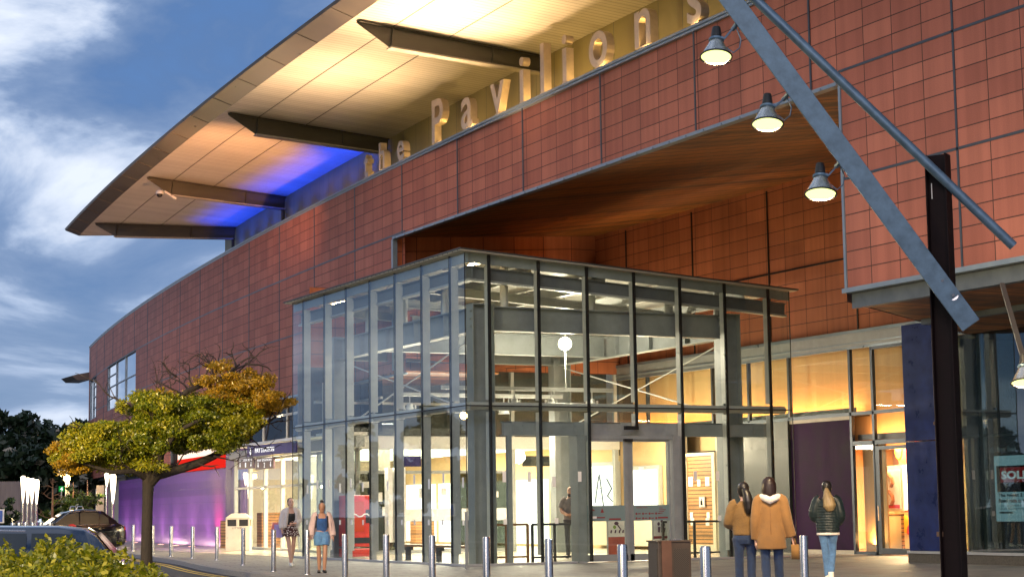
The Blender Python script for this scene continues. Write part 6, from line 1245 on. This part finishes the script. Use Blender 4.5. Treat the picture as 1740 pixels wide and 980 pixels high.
mb = MB(); hair_cap(mb, J, r=1.12, back=.01); mb.rings([(.012, .05, 1.44, .080, .055), (.012, .045, 1.49, .098, .078), (.012, .035, 1.56, .104, .092), (.012, .025, 1.63, .100, .098), (.012, .02, 1.69, .078, .085)], 16); fold(mb, .003, 12); wear(mb, 'hair', HAIRB, o, .009, 2)
mb = MB(); mb.box(-.385, -.265, -.06, .06, .60, .80); mb.tube([(-.33, 0, .80), (-.31, 0, .88), (-.285, 0, .90)], .012, 6); wear(mb, 'camel_bag', cloth('camel leather', (.24, .12, .03), .2, 8, .2), o, fm=False)
p = Zp(1410, 992, 0); o, J = figure('woman seen from behind in a dark puffer jacket with a long blonde ponytail', p, away(p, -.05), 1.80, SKIN, dict(kneeL=(.05, -.03, .49), ankL=(.03, -.03, .085), kneeR=(-.06, -.10, .52), ankR=(-.03, .06, .12), elL=(.25, .03, 1.14), wrL=(.16, -.20, 1.06), elR=(-.23, .03, 1.13), wrR=(-.17, -.18, 1.02), head=(-.005, -.02, 1.605)))
mb = MB(); rows = []
for i in range(25):
    z = .86 + i * .0225; rows.append((z, (.19 + .012 * math.sin(i * .14) + .006 * math.cos(i * 3.14159)) * (1 if z < 1.33 else 1 - (z - 1.33) * 2.2), (.145 + .006 * math.cos(i * 3.14159)) * (1 if z < 1.33 else 1 - (z - 1.33) * 2.4), 0.))
topwear(mb, rows + [(1.43, .10, .08, .008), (1.455, .07, .066, .008)], J, 22)
sleeve(mb, J, 'L', .93, (.09, .09, .082, .066)); sleeve(mb, J, 'R', .93, (.09, .09, .082, .066)); fold(mb, .005, 60); wear(mb, 'puffer_jacket', pm('dark teal nylon', (.010, .019, .023), .42, 0, .3, 14, bump=.25, bscale=16, spec=.3), o, .010, 1)
mb = MB(); mb.rings([(0, 0, .82, .186, .14), (0, 0, .835, .194, .148), (0, 0, .87, .188, .142)], 22); wear(mb, 'jacket_lining', KNITW, o, fm=False)
mb = MB(); legs(mb, J, (.10, .098, .082, .066, .062, .055, .05), .88); fold(mb, .004, 34, 3); wear(mb, 'jeans', DENIML, o); mb = MB()
for S_ in 'LR': shoe(mb, J, S_, .15)
wear(mb, 'white_shoes', M_WHITE, o); mb = MB(); hair_cap(mb, J, r=1.08); mb.ball((0, .10, 1.62), .03); wear(mb, 'hair', HAIRD, o, .009, 2)
mb = MB(); limb(mb, [(0, .10, 1.60), (-.005, .13, 1.54), (-.03, .155, 1.42), (-.05, .165, 1.30), (-.06, .16, 1.22)], [.03, .055, .095, .11, .055], 12); fold(mb, .006, 9, 1); wear(mb, 'blonde_ponytail', HAIRL, o, .009, 2)
# the man inside
p = Zp(971, 948, .014); o, J = figure('bald bearded man in a grey t-shirt standing behind the glass', p, rot2(toward_cam(p), -.1), 1.97, SKIN2, dict(kneeL=(.10, -.05, .50), ankL=(.16, .06, .1), kneeR=(-.09, .02, .49), ankR=(-.08, .06, .085), elL=(.25, .0, 1.14), wrL=(.10, -.20, 1.05), elR=(-.25, .0, 1.14), wrR=(-.06, -.21, 1.04), fL=(-1, -.2, 0), fR=(1, -.2, 0)), female=False)
mb = MB(); topwear(mb, [(.93, .175, .125, .005), (1.05, .172, .12, -.002), (1.2, .188, .13, -.008), (1.31, .20, .125, -.004), (1.385, .195, .10, 0), (1.43, .13, .08, .006), (1.45, .085, .07, .008)], J); sleeve(mb, J, 'L', -.25, (.085, .082, .08)); sleeve(mb, J, 'R', -.25, (.085, .082, .08)); fold(mb, .005, 22); wear(mb, 't_shirt', cloth('grey brown jersey', (.16, .13, .12)), o)
mb = MB(); legs(mb, J); fold(mb, .004, 30); wear(mb, 'trousers', cloth('dark grey cotton', (.045, .042, .05)), o); mb = MB(); shoe(mb, J, 'L'); shoe(mb, J, 'R'); wear(mb, 'shoes', M_DARK, o)
mb = MB(); hx, hy, hz = J['head']; mb.rings([(hx, hy - .03, hz - .135, .03, .03), (hx, hy - .028, hz - .11, .056, .062), (hx, hy - .012, hz - .07, .066, .078), (hx, hy + .0, hz - .035, .0685, .082)], 14); wear(mb, 'beard', HAIRD, o, fm=False)
# ------------------------------------------------------------------ render settings
SC.view_settings.view_transform = 'Standard'; SC.view_settings.look = 'None'; SC.view_settings.exposure = .65; SC.view_settings.gamma = 1.
SC.render.engine = 'CYCLES'; cy = SC.cycles; cy.use_denoising = True; cy.use_adaptive_sampling = True; cy.adaptive_threshold = .015
try: cy.denoiser = 'OPENIMAGEDENOISE'
except Exception: pass
cy.max_bounces = 7; cy.diffuse_bounces = 3; cy.glossy_bounces = 3; cy.transmission_bounces = 4; cy.transparent_max_bounces = 28; cy.caustics_reflective = False; cy.caustics_refractive = False; cy.sample_clamp_indirect = 4.; cy.sample_clamp_direct = 0.
